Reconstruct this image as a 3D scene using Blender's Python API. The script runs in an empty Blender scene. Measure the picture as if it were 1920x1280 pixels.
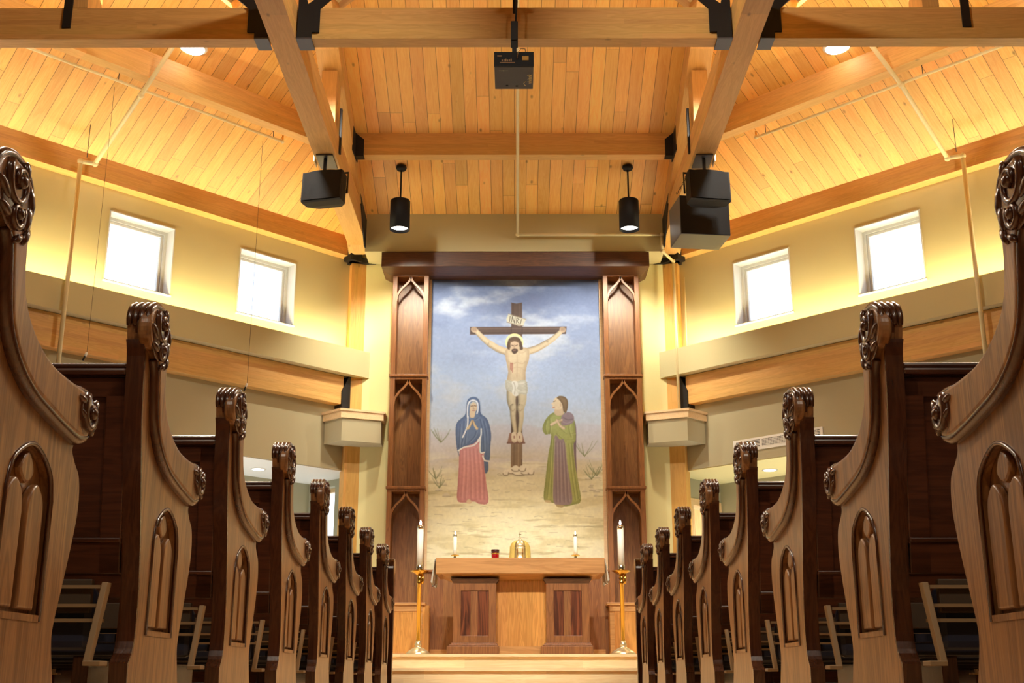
import bpy, bmesh, math, random
import numpy as np
from mathutils import Vector, Matrix
random.seed(4)
S = bpy.context.scene
COL = S.collection

# ------------------------------------------------------------------ camera
F = 2200.0; HOR = 1275.0; CX = 965.0; CH = 0.08
PITCH = math.atan((HOR-640)/F); SP, CP = math.sin(PITCH), math.cos(PITCH)
cam = bpy.data.cameras.new('camera'); cam_o = bpy.data.objects.new('camera', cam); COL.objects.link(cam_o)
cam.sensor_width = 36; cam.lens = F/1920*36; cam.clip_start = .02; cam.clip_end = 200
cam_o.location = (0, 0, CH)
cam_o.rotation_euler = (math.pi/2+PITCH, 0, math.atan(5/F))
S.camera = cam_o

# ------------------------------------------------------------------ world + exposure
W = bpy.data.worlds.new('daylight'); S.world = W; W.use_nodes = True
bg = W.node_tree.nodes['Background']; bg.inputs[0].default_value = (.86, .93, 1, 1); bg.inputs[1].default_value = 2.3
S.view_settings.view_transform = 'Standard'; S.view_settings.look = 'None'
S.view_settings.exposure = 0.0; S.view_settings.gamma = 1
WARM = (1, .80, .50); WARMER = (1, .72, .34)

def light(kind, loc, energy, color, size=.3, size_y=None, rot=None, target=None, spot=1.2, blend=.6, name='lamp'):
    d = bpy.data.lights.new(name, kind); d.energy = energy; d.color = color
    if kind == 'AREA':
        d.size = size
        if size_y: d.shape = 'RECTANGLE'; d.size_y = size_y
    elif kind == 'SPOT': d.spot_size = spot; d.spot_blend = blend; d.shadow_soft_size = size
    else: d.shadow_soft_size = size
    o = bpy.data.objects.new(name, d); COL.objects.link(o); o.location = loc
    if target is not None: o.rotation_euler = (Vector(target)-Vector(loc)).to_track_quat('-Z', 'Y').to_euler()
    if rot: o.rotation_euler = rot
    return o

# side frame: s runs along the 45 degree side wall away from the altar, n is its inward normal
R2 = math.sqrt(.5)
KX, KY = 1.9, 13.6
def sp(sd, s, n, z):      # sd = -1 left, +1 right
    return Vector((sd*(KX + s*R2 - n*R2), KY - s*R2 - n*R2, z))

# cove strips and pendant lamps, plus unseen spots and uplights added as fill
SOFT = (1, .88, .70)
for sd in (-1, 1):
    for en, nn, colr in ((48, .1, (1, .86, .44)), (92, 2.2, (1, .88, .64))):
        a = sp(sd, 4.0, .02, 3.80); b = sp(sd, 4.0, nn, 6)
        o = light('AREA', a, en, colr, size=7.6, size_y=.10, name='cove_strip_light')
        x = Vector((sd*R2, -R2, 0)); z = -(b-a).normalized(); y = z.cross(x).normalized(); x = y.cross(z)
        o.rotation_euler = Matrix((x, y, z)).transposed().to_euler()
    light('SPOT', (sd*1.31, 12.40, 4.92), 175, (1, .92, .74), size=.06, target=(sd*1.0, 13.3, 2.6), spot=2.2, blend=.6, name='pendant_light')
    light('SPOT', (sd*2.3, 9.4, 6.0), 480, (1, .95, .83), size=.12, target=(sd*.3, 13.5, 2.9), spot=.9, blend=.6, name='altar_fill_spot')  # unseen spots, added to light mural and platform evenly
    light('SPOT', (sd*1.2, 5.4, 6.2), 1500, (1, .97, .90), size=.12, target=(sd*.3, 12.2, .7), spot=.46, blend=.5, name='altar_fill_spot')
    light('SPOT', (sd*2.9, 8.9, 5.9), 620, SOFT, size=.15, target=(-sd*1.3, 4.6, .3), spot=1.25, blend=.6, name='nave_fill_spot')  # unseen nave lamps without fixtures, added to light the pews from the front
    light('SPOT', (sd*2.9, 5.6, 6.2), 520, SOFT, size=.15, target=(-sd*1.3, 2.0, .3), spot=1.25, blend=.6, name='nave_fill_spot')
    light('SPOT', (sd*4.2, 7.4, 5.6), 420, SOFT, size=.15, target=(sd*3.6, 5.4, 0), spot=1.4, blend=.6, name='nave_fill_spot')
    light('SPOT', (-sd*1.2, 5.2, 6.3), 470, (1, .93, .78), size=.2, target=(sd*5.2, 10.0, 2.9), spot=1.15, blend=.8, name='wall_wash_light')  # unseen cross-throw spots added to brighten ledges and lower walls
    light('AREA', (sd*3.4, 8.95, 5.6), 14, (1, .86, .60), size=2.6, size_y=.3, target=(sd*3.7, 9.9, 8), name='beam_up_fill')  # unseen uplights added on the tie beam to brighten the ceiling
    light('SPOT', (sd*.3, 5.2 if sd < 0 else 8.0, 5.3), 420, SOFT, size=.12, target=(0, 5.0 if sd < 0 else 7.8, 0), spot=.62, blend=.6, name='aisle_bounce_fill')  # added to bounce light off the aisle floor onto beam undersides
    light('SPOT', (sd*2.0, -1.5, 5.0), 260, SOFT, size=.3, target=(sd*2.5, 3.0, .3), spot=1.6, blend=.7, name='rear_fill_spot')  # unseen fill behind the camera, added to lift the pew backs
light('AREA', (0, 9.3, 5.6), 10, (1, .86, .60), size=2.4, size_y=.6, target=(0, 10.8, 8), name='beam_up_fill')

# ------------------------------------------------------------------ helpers: where the camera's sight lines meet known planes
def ray(x, y):
    u = (x-CX)/F; v = (640-y)/F
    return Vector((u, CP-v*SP, SP+v*CP))
O = Vector((0, 0, CH))
def at_y(x, y, Y): r = ray(x, y); return O + r*(Y/r.y)
def at_x(x, y, X): r = ray(x, y); return O + r*(X/r.x)
def at_z(x, y, Z): r = ray(x, y); return O + r*((Z-CH)/r.z)
def at_n(x, y, n, sd=-1):
    D = (KX+KY)*R2 - n; r = ray(x, y); return O + r*(D/((r.y+sd*r.x)*R2))
def s_of(p): return ((abs(p.x)-p.y) + (KY-KX))*R2

# ------------------------------------------------------------------ objects
def tag(o, label=None, cat=None, group=None, kind=None):
    if label: o['label'] = label
    if cat: o['category'] = cat
    if group: o['group'] = group
    if kind: o['kind'] = kind
    return o
def empty(name, loc=(0, 0, 0), label=None, cat=None, group=None):
    o = bpy.data.objects.new(name, None); COL.objects.link(o); o.location = loc; o.empty_display_size = .1
    return tag(o, label, cat, group)
def children(o): return [c for c in bpy.data.objects if c.parent == o]
def copy_tree(o, parent=None):
    kids = children(o)
    c = o.copy(); COL.objects.link(c)
    if parent is not None: c.parent = parent
    for k in kids: copy_tree(k, c)
    return c

class MB:
    def __init__(s): s.v = []; s.f = []; s.sm = []
    def add(s, vs, fs, smooth=False):
        b = len(s.v); s.v += [tuple(v) for v in vs]
        s.f += [tuple(i+b for i in f) for f in fs]; s.sm += [smooth]*len(fs); return s
    def box(s, x0, x1, y0, y1, z0, z1):
        return s.add([(x, y, z) for x in (x0, x1) for y in (y0, y1) for z in (z0, z1)],
                     [(0, 1, 3, 2), (4, 6, 7, 5), (0, 4, 5, 1), (2, 3, 7, 6), (0, 2, 6, 4), (1, 5, 7, 3)])
    def hexa(s, p):     # 4 bottom corners then 4 top corners
        return s.add(p, [(0, 3, 2, 1), (4, 5, 6, 7), (0, 1, 5, 4), (1, 2, 6, 5), (2, 3, 7, 6), (3, 0, 4, 7)])
    def prism(s, pts, off, smooth=False):   # polygon (3D points) extruded by vector
        n = len(pts); off = Vector(off); a = [Vector(p) for p in pts]
        s.add(a+[p+off for p in a], [tuple(range(n)), tuple(range(2*n-1, n-1, -1))] + [(i, (i+1) % n, (i+1) % n+n, i+n) for i in range(n)])
        return s
    def tube(s, pts, r, seg=8, caps=True, flat=1.0):
        pts = [Vector(p) for p in pts]; n = len(pts)
        rs = r if isinstance(r, (list, tuple)) else [r]*n
        vs = []; up = None
        for i, p in enumerate(pts):
            t = (pts[min(i+1, n-1)]-pts[max(i-1, 0)]).normalized()
            if up is None: up = Vector((0, 0, 1)) if abs(t.z) < .9 else Vector((1, 0, 0))
            a = up-t*up.dot(t)
            a = a.normalized() if a.length > 1e-6 else t.orthogonal().normalized()
            up = a; b = t.cross(a)
            for k in range(seg):
                q = 2*math.pi*k/seg; vs.append(p+a*math.cos(q)*rs[i]+b*math.sin(q)*rs[i]*flat)
        fs = [(i*seg+k, i*seg+(k+1) % seg, (i+1)*seg+(k+1) % seg, (i+1)*seg+k) for i in range(n-1) for k in range(seg)]
        if caps: fs += [tuple(range(seg-1, -1, -1)), tuple((n-1)*seg+k for k in range(seg))]
        return s.add(vs, fs, True)
    def lathe(s, prof, c=(0, 0, 0), seg=24, caps=True):   # prof [(r,z)]
        c = Vector(c); vs = []
        for r, z in prof:
            for k in range(seg):
                q = 2*math.pi*k/seg; vs.append(c+Vector((r*math.cos(q), r*math.sin(q), z)))
        n = len(prof)
        fs = [(i*seg+k, i*seg+(k+1) % seg, (i+1)*seg+(k+1) % seg, (i+1)*seg+k) for i in range(n-1) for k in range(seg)]
        if caps: fs += [tuple(range(seg-1, -1, -1)), tuple((n-1)*seg+k for k in range(seg))]
        return s.add(vs, fs, True)
    def ball(s, c, rx, ry=None, rz=None, seg=10, rot=None):
        ry = ry or rx; rz = rz or rx; c = Vector(c); vs = []; m = seg//2+1
        for i in range(m+1):
            th = math.pi*i/m
            for k in range(seg):
                q = 2*math.pi*k/seg
                v = Vector((rx*math.sin(th)*math.cos(q), ry*math.sin(th)*math.sin(q), rz*math.cos(th)))
                if rot is not None: v = rot @ v
                vs.append(c+v)
        fs = [(i*seg+k, (i+1)*seg+k, (i+1)*seg+(k+1) % seg, i*seg+(k+1) % seg) for i in range(m) for k in range(seg)]
        return s.add(vs, fs, True)
    def tf(s, M):
        s.v = [tuple(M @ Vector(v)) for v in s.v]; return s
    def build(s, name, mat, parent=None, loc=None, bevel=0, weld=False, M=None):
        me = bpy.data.meshes.new(name); me.from_pydata(s.v, [], s.f)
        me.polygons.foreach_set('use_smooth', s.sm)
        bm = bmesh.new(); bm.from_mesh(me)
        if weld: bmesh.ops.remove_doubles(bm, verts=bm.verts, dist=1e-5)
        bmesh.ops.recalc_face_normals(bm, faces=bm.faces); bm.to_mesh(me); bm.free()
        me.materials.append(mat)
        o = bpy.data.objects.new(name, me); COL.objects.link(o)
        if parent is not None: o.parent = parent
        if loc is not None: o.location = loc
        if M is not None: o.matrix_local = M
        if bevel:
            b = o.modifiers.new('bevel', 'BEVEL'); b.width = bevel; b.segments = 2; b.limit_method = 'ANGLE'
        return o

def frame_of(p0, p1, upv=(0, 0, 1)):
    p0, p1 = Vector(p0), Vector(p1); x = (p1-p0).normalized(); u = Vector(upv)
    y = u.cross(x).normalized(); z = x.cross(y)
    M = Matrix((x, y, z)).transposed().to_4x4(); M.translation = p0; return M, (p1-p0).length
def beam(name, p0, p1, w, h, mat, parent=None, upv=(0, 0, 1), bevel=.004, y0=None, z0=None):
    """box whose local X runs p0->p1; by default p0-p1 is the middle of its underside"""
    M, L = frame_of(p0, p1, upv)
    y0 = -w/2 if y0 is None else y0; z0 = 0 if z0 is None else z0
    return MB().box(0, L, y0, y0+w, z0, z0+h).build(name, mat, parent, M=M, bevel=bevel)

def plate2d(loops, thick, bevel=0.0, res=2):
    """filled 2D outline(s) (holes allowed) extruded; returns MB in (x=thickness, y, z)"""
    c = bpy.data.curves.new('tmp', 'CURVE'); c.dimensions = '2D'; c.fill_mode = 'BOTH'
    c.extrude = max(thick/2-bevel, 1e-5); c.bevel_depth = bevel; c.offset = -bevel; c.bevel_resolution = res
    for lp in loops:
        sp_ = c.splines.new('POLY'); sp_.points.add(len(lp)-1)
        for i, p in enumerate(lp): sp_.points[i].co = (p[0], p[1], 0, 1)
        sp_.use_cyclic_u = True
    o = bpy.data.objects.new('tmp', c); COL.objects.link(o)
    dg = bpy.context.evaluated_depsgraph_get(); me = bpy.data.meshes.new_from_object(o.evaluated_get(dg))
    m = MB(); m.add([(v.co.z, v.co.x, v.co.y) for v in me.vertices], [tuple(p.vertices) for p in me.polygons], False)
    bpy.data.objects.remove(o); bpy.data.curves.remove(c); bpy.data.meshes.remove(me)
    return m

def smooth_curve(pts, n=6, closed=False):     # Catmull-Rom
    P = [Vector(p) for p in pts]; out = []; m = len(P)
    rng = range(m if closed else m-1)
    for i in rng:
        p0 = P[(i-1) % m] if closed or i > 0 else P[i]; p1 = P[i]; p2 = P[(i+1) % m]
        p3 = P[(i+2) % m] if closed or i+2 < m else p2
        for k in range(n):
            t = k/n
            out.append(.5*((2*p1)+(p2-p0)*t+(2*p0-5*p1+4*p2-p3)*t*t+(3*p1-p0-3*p2+p3)*t**3))
    if not closed: out.append(P[-1])
    return out

# ------------------------------------------------------------------ materials
def srgb(r, g, b):
    f = lambda c: (c/255/12.92) if c/255 <= .04045 else ((c/255+.055)/1.055)**2.4
    return (f(r), f(g), f(b), 1)
def newmat(name):
    m = bpy.data.materials.new(name); m.use_nodes = True; nt = m.node_tree
    return m, nt, nt.nodes['Principled BSDF']
def N(nt, t, **kw):
    n = nt.nodes.new(t)
    for k, v in kw.items(): setattr(n, k, v)
    return n
def plain(name, col, rough=.6, metal=0, bump=0, bscale=80, spec=.5, var=0, coat=0):
    m, nt, p = newmat(name)
    p.inputs['Base Color'].default_value = col; p.inputs['Roughness'].default_value = rough
    p.inputs['Metallic'].default_value = metal; p.inputs['Specular IOR Level'].default_value = spec
    p.inputs['Coat Weight'].default_value = coat
    tc = N(nt, 'ShaderNodeTexCoord')
    if var:
        no = N(nt, 'ShaderNodeTexNoise'); no.inputs['Scale'].default_value = 3; no.inputs['Detail'].default_value = 4
        nt.links.new(tc.outputs['Object'], no.inputs['Vector'])
        mx = N(nt, 'ShaderNodeMix', data_type='RGBA'); nt.links.new(no.outputs['Fac'], mx.inputs[0])
        mx.inputs[6].default_value = tuple(c*(1-var) for c in col[:3])+(1,); mx.inputs[7].default_value = tuple(min(1, c*(1+var)) for c in col[:3])+(1,)
        nt.links.new(mx.outputs[2], p.inputs['Base Color'])
    if bump:
        no = N(nt, 'ShaderNodeTexNoise'); no.inputs['Scale'].default_value = bscale
        nt.links.new(tc.outputs['Object'], no.inputs['Vector'])
        b = N(nt, 'ShaderNodeBump'); b.inputs['Strength'].default_value = bump; b.inputs['Distance'].default_value = .01
        nt.links.new(no.outputs['Fac'], b.inputs['Height']); nt.links.new(b.outputs[0], p.inputs['Normal'])
    return m
def emis(name, col, st):
    m, nt, p = newmat(name); p.inputs['Base Color'].default_value = col
    p.inputs['Emission Color'].default_value = col; p.inputs['Emission Strength'].default_value = st; return m

def wood(name, light_c, dark_c, axis='X', scale=1.0, rough=.4, coat=0.0, plank=0.0, length=2.0, pvar=.35, knots=.0, groove=True, gaxis=None, contrast=1.0):
    """grain runs along `axis` of the object's own space; plank>0 lays boards of that width side by side"""
    m, nt, p = newmat(name); L = nt.links
    tc = N(nt, 'ShaderNodeTexCoord'); sx = N(nt, 'ShaderNodeSeparateXYZ'); L.new(tc.outputs['Object'], sx.inputs[0])
    ia = 'XYZ'.index(axis); others = [i for i in range(3) if i != ia]
    if gaxis: others.sort(key=lambda i: 0 if i == 'XYZ'.index(gaxis) else 1)
    def mth(op, a, b=None):
        n = N(nt, 'ShaderNodeMath', operation=op)
        for i, q in enumerate((a, b)):
            if q is None: continue
            if isinstance(q, (int, float)): n.inputs[i].default_value = q
            else: L.new(q, n.inputs[i])
        return n.outputs[0]
    g = sx.outputs[ia]; a = sx.outputs[others[0]]; c = sx.outputs[others[1]]
    oi = N(nt, 'ShaderNodeObjectInfo')
    rnd = None
    if plank:
        row = mth('DIVIDE', a, plank); ri = mth('FLOOR', row); rf = mth('FRACT', row)
        wn = N(nt, 'ShaderNodeTexWhiteNoise', noise_dimensions='1D'); L.new(ri, wn.inputs['W'])
        col_ = mth('ADD', mth('DIVIDE', g, length), mth('MULTIPLY', wn.outputs['Value'], 5.0))
        ci = mth('FLOOR', col_); cf = mth('FRACT', col_)
        w2 = N(nt, 'ShaderNodeTexWhiteNoise', noise_dimensions='2D'); cb = N(nt, 'ShaderNodeCombineXYZ')
        L.new(ri, cb.inputs[0]); L.new(ci, cb.inputs[1]); L.new(cb.outputs[0], w2.inputs['Vector'])
        rnd = w2.outputs['Value']
    cb = N(nt, 'ShaderNodeCombineXYZ')
    off = mth('MULTIPLY', oi.outputs['Random'], 30.0)
    if rnd is not None: off = mth('ADD', off, mth('MULTIPLY', rnd, 40.0))
    L.new(mth('ADD', mth('MULTIPLY', g, .09), off), cb.inputs[0]); L.new(a, cb.inputs[1]); L.new(mth('ADD', c, off), cb.inputs[2])
    n1 = N(nt, 'ShaderNodeTexNoise'); n1.inputs['Scale'].default_value = 14*scale; n1.inputs['Detail'].default_value = 5; n1.inputs['Distortion'].default_value = 1.3
    L.new(cb.outputs[0], n1.inputs['Vector'])
    # cathedral rings
    wv = N(nt, 'ShaderNodeMath', operation='SINE'); L.new(mth('MULTIPLY', n1.outputs['Fac'], 38.0), wv.inputs[0])
    n2 = N(nt, 'ShaderNodeTexNoise'); n2.inputs['Scale'].default_value = 150*scale; n2.inputs['Detail'].default_value = 3
    cb2 = N(nt, 'ShaderNodeCombineXYZ'); L.new(mth('MULTIPLY', g, .035), cb2.inputs[0]); L.new(a, cb2.inputs[1]); L.new(c, cb2.inputs[2]); L.new(cb2.outputs[0], n2.inputs['Vector'])
    fac = mth('ADD', mth('MULTIPLY', wv.outputs[0], .16*contrast), mth('ADD', mth('MULTIPLY', n2.outputs['Fac'], .55*contrast), mth('ADD', mth('MULTIPLY', n1.outputs['Fac'], .5), -.05+.27*(1-contrast))))
    rp = N(nt, 'ShaderNodeMix', data_type='RGBA'); rp.clamp_factor = True
    L.new(fac, rp.inputs[0]); rp.inputs[6].default_value = dark_c; rp.inputs[7].default_value = light_c
    col = rp.outputs[2]
    if knots:
        vo = N(nt, 'ShaderNodeTexVoronoi'); vo.inputs['Scale'].default_value = 1
        cb3 = N(nt, 'ShaderNodeCombineXYZ'); L.new(mth('MULTIPLY', g, 3.0), cb3.inputs[0]); L.new(mth('MULTIPLY', a, 5.6), cb3.inputs[1]); L.new(mth('MULTIPLY', c, 5.6), cb3.inputs[2]); L.new(cb3.outputs[0], vo.inputs['Vector'])
        k = mth('SUBTRACT', 1.0, mth('DIVIDE', vo.outputs['Distance'], .11)); k = mth('MAXIMUM', k, 0.0); k = mth('MULTIPLY', k, knots)
        mk = N(nt, 'ShaderNodeMix', data_type='RGBA'); mk.clamp_factor = True
        L.new(k, mk.inputs[0]); L.new(col, mk.inputs[6]); mk.inputs[7].default_value = tuple(q*.28 for q in dark_c[:3])+(1,); col = mk.outputs[2]
    val = 1.0
    hs = N(nt, 'ShaderNodeHueSaturation')
    if rnd is not None:
        val = mth('ADD', mth('MULTIPLY', rnd, pvar), 1-pvar/2); L.new(val, hs.inputs['Value'])
        w3 = N(nt, 'ShaderNodeTexWhiteNoise', noise_dimensions='1D'); L.new(mth('MULTIPLY', rnd, 91.7), w3.inputs['W'])
        L.new(mth('ADD', mth('MULTIPLY', w3.outputs['Value'], .012), .494), hs.inputs['Hue'])
    L.new(col, hs.inputs['Color']); col = hs.outputs[0]
    if plank and groove:
        gr = mth('LESS_THAN', mth('MINIMUM', rf, mth('SUBTRACT', 1.0, rf)), .0026/plank)
        gr2 = mth('LESS_THAN', cf, .004/length); gr = mth('MAXIMUM', gr, mth('MULTIPLY', gr2, .8))
        mg = N(nt, 'ShaderNodeMix', data_type='RGBA'); L.new(gr, mg.inputs[0]); L.new(col, mg.inputs[6]); mg.inputs[7].default_value = tuple(q*.3 for q in dark_c[:3])+(1,)
        col = mg.outputs[2]
    L.new(col, p.inputs['Base Color'])
    b = N(nt, 'ShaderNodeBump'); b.inputs['Strength'].default_value = .12; b.inputs['Distance'].default_value = .004
    L.new(n2.outputs['Fac'], b.inputs['Height']); L.new(b.outputs[0], p.inputs['Normal'])
    p.inputs['Roughness'].default_value = rough; p.inputs['Coat Weight'].default_value = coat; p.inputs['Coat Roughness'].default_value = .18
    return m

M = {}
M['ceil'] = wood('pine_board_ceiling', srgb(255, 208, 118), srgb(232, 160, 72), 'X', rough=.45, plank=.137, length=2.3, pvar=.30, knots=1.0, gaxis='Y', contrast=.75)
M['glulam'] = wood('glulam_beam', srgb(238, 192, 118), srgb(200, 146, 76), 'X', rough=.5, plank=.045, length=2.6, pvar=.16, knots=.8, groove=False, gaxis='Z', contrast=.7)
M['glulam_col'] = wood('glulam_column', srgb(240, 190, 104), srgb(206, 146, 66), 'Z', rough=.5, plank=.045, length=3, pvar=.14, knots=.6, groove=False, gaxis='X', contrast=.7)
M['pew'] = wood('stained_oak', srgb(168, 120, 74), srgb(92, 56, 30), 'Z', scale=.9, rough=.33, coat=.25, contrast=1.25)
M['pew_dark'] = wood('dark_stained_oak', srgb(98, 54, 32), srgb(48, 22, 12), 'X', scale=1.2, rough=.28, coat=.35, contrast=.9)
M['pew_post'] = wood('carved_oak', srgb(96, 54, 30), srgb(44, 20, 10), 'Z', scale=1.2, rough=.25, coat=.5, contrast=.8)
M['walnut'] = wood('walnut_panel', srgb(164, 110, 60), srgb(100, 58, 26), 'Z', rough=.4, contrast=1.0, plank=.16, length=9, pvar=.2, groove=False, gaxis='X')
M['walnut_h'] = wood('walnut_rail', srgb(112, 70, 42), srgb(58, 34, 20), 'X', rough=.4)
M['walnut_f'] = wood('walnut_frame', srgb(168, 110, 58), srgb(108, 64, 30), 'Z', rough=.4)
M['cherry'] = wood('golden_walnut', srgb(228, 164, 84), srgb(172, 110, 46), 'Z', rough=.38, plank=.13, length=9, pvar=.3, groove=False, gaxis='X')
M['cherry_h'] = wood('golden_walnut_slab', srgb(220, 166, 102), srgb(170, 116, 60), 'X', rough=.38, scale=.6)
M['burl'] = wood('burl_walnut', srgb(140, 78, 46), srgb(48, 22, 14), 'Z', rough=.3, scale=.55, contrast=1.5)
M['maple'] = wood('maple_step', srgb(250, 228, 182), srgb(234, 198, 144), 'X', rough=.32, plank=.09, length=1.1, pvar=.22, groove=False, gaxis='Z')
M['maple_floor'] = wood('maple_floor', srgb(224, 190, 140), srgb(190, 146, 96), 'Y', rough=.3, plank=.09, length=1.1, pvar=.22, gaxis='X')
M['pine_wall'] = wood('golden_pine_boards', srgb(250, 206, 128), srgb(226, 164, 84), 'Z', rough=.5, plank=.12, length=3, pvar=.15, gaxis='X')
M['pine_trim'] = wood('pale_maple_cap', srgb(244, 216, 168), srgb(228, 190, 138), 'X', rough=.45)
M['wall'] = plain('tan_painted_plaster', srgb(204, 194, 148), .85, bump=.05, bscale=200, var=.02)
M['wall_y'] = plain('cream_painted_plaster', srgb(236, 226, 164), .85, bump=.05, bscale=200, var=.02)
M['wall_low'] = plain('wall_shade_tone', srgb(184, 174, 140), .85, bump=.05, bscale=200, var=.02)  # darker copy of the wall paint, shade put into the colour
M['wall_g'] = plain('khaki_painted_plaster', srgb(172, 168, 140), .85, bump=.05, bscale=200, var=.02)
M['soffit'] = plain('white_painted_soffit', srgb(232, 228, 214), .8)
M['white'] = plain('white_paint', srgb(240, 236, 226), .5)
M['vinyl'] = plain('white_window_frame', srgb(206, 206, 206), .4)
M['black'] = plain('black_steel', srgb(24, 22, 22), .6, metal=.1)
M['steel'] = plain('zinc_steel', srgb(96, 96, 104), .4, metal=.7)
M['blackp'] = plain('black_plastic', srgb(15, 15, 17), .6, spec=.3)
M['grille'] = plain('speaker_grille', srgb(12, 12, 14), .8, bump=.6, bscale=900)
M['spk_grey'] = plain('worn_grey_cabinet', srgb(92, 92, 92), .4)
M['pipe'] = plain('cream_painted_pipe', srgb(234, 218, 168), .4)
M['wire'] = plain('thin_wire', srgb(70, 56, 44), .5)
M['gold'] = plain('polished_brass', srgb(226, 178, 80), .16, metal=1)
M['goldp'] = plain('pale_gold', srgb(246, 230, 184), .28, metal=.8)
M['goldcloth'] = plain('gold_brocade', srgb(232, 202, 110), .5, metal=.35, bump=.4, bscale=150)
M['silver'] = plain('silver_metal', srgb(210, 206, 190), .2, metal=1)
M['wax'] = plain('white_wax', srgb(250, 246, 228), .45)
M['cloth'] = plain('white_lace', srgb(240, 236, 222), .9, bump=.6, bscale=260)
M['kmetal'] = plain('beige_metal', srgb(158, 130, 94), .45, metal=.2)
M['kboard'] = plain('olive_board', srgb(70, 54, 36), .55)
M['vinylpad'] = plain('blue_black_vinyl', srgb(44, 46, 62), .35)
M['lampwhite'] = emis('lamp_disc', (1, .93, .85, 1), 9)
M['lampwhite2'] = emis('lamp_disc_soft', (1, .93, .80, 1), 5)
M['flame'] = emis('flame', (1, .86, .72, 1), 14)
M['proj'] = plain('charcoal_plastic', srgb(62, 58, 52), .5)
M['gold_text'] = plain('gold_print', srgb(224, 200, 140), .5)
M['label_y'] = plain('yellow_label', srgb(196, 146, 40), .5)
def glassmat(name, col, a):
    m, nt, p = newmat(name); nt.nodes.remove(p); out = nt.nodes['Material Output']
    t = N(nt, 'ShaderNodeBsdfTransparent'); t.inputs[0].default_value = col
    g = N(nt, 'ShaderNodeBsdfGlossy'); g.inputs['Roughness'].default_value = .02
    mx = N(nt, 'ShaderNodeMixShader'); mx.inputs[0].default_value = a
    nt.links.new(t.outputs[0], mx.inputs[1]); nt.links.new(g.outputs[0], mx.inputs[2]); nt.links.new(mx.outputs[0], out.inputs[0]); return m
M['glass'] = glassmat('window_glass', (.97, .98, 1, 1), .05)
M['redglass'] = plain('red_glass', srgb(150, 10, 16), .1, coat=.6)

# ------------------------------------------------------------------ side rooms: walls, windows, ledges, beams
CS = .56                       # slope of the side ceilings
ZC = 5.31                      # ceiling height at n = 0
CC = .408; YH = 13.17; ZH = .08+.41*YH      # centre ceiling slope and start
def zc_side(n): return ZC+CS*n
def zc_mid(y): return ZH+CC*(YH-y)
NW = -.14                      # inner face of the window wall
WZ0, WZ1 = 4.055, 4.825
WIN = [(.83, 1.60), (2.42, 3.18), (4.0, 4.77), (5.6, 6.36), (7.2, 7.96)]
SEND = 9.5
side = {-1: 'left', 1: 'right'}
def sidebox(mb, sd, s0, s1, n0, n1, z0, z1):
    P = [sp(sd, s0, n0, z0), sp(sd, s1, n0, z0), sp(sd, s1, n1, z0), sp(sd, s0, n1, z0), sp(sd, s0, n0, z1), sp(sd, s1, n0, z1), sp(sd, s1, n1, z1), sp(sd, s0, n1, z1)]
    return mb.hexa(P)
def sideframe(sd, s, n, z):   # local X along the wall toward the nave, Y inward, Z up (left); mirrored handedness handled by box ranges
    x = Vector((sd*R2, -R2, 0)); y = Vector((0, 0, 1)).cross(x); M_ = Matrix((x, y, Vector((0, 0, 1)))).transposed().to_4x4(); M_.translation = sp(sd, s, n, z); return M_
wn = 0
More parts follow.
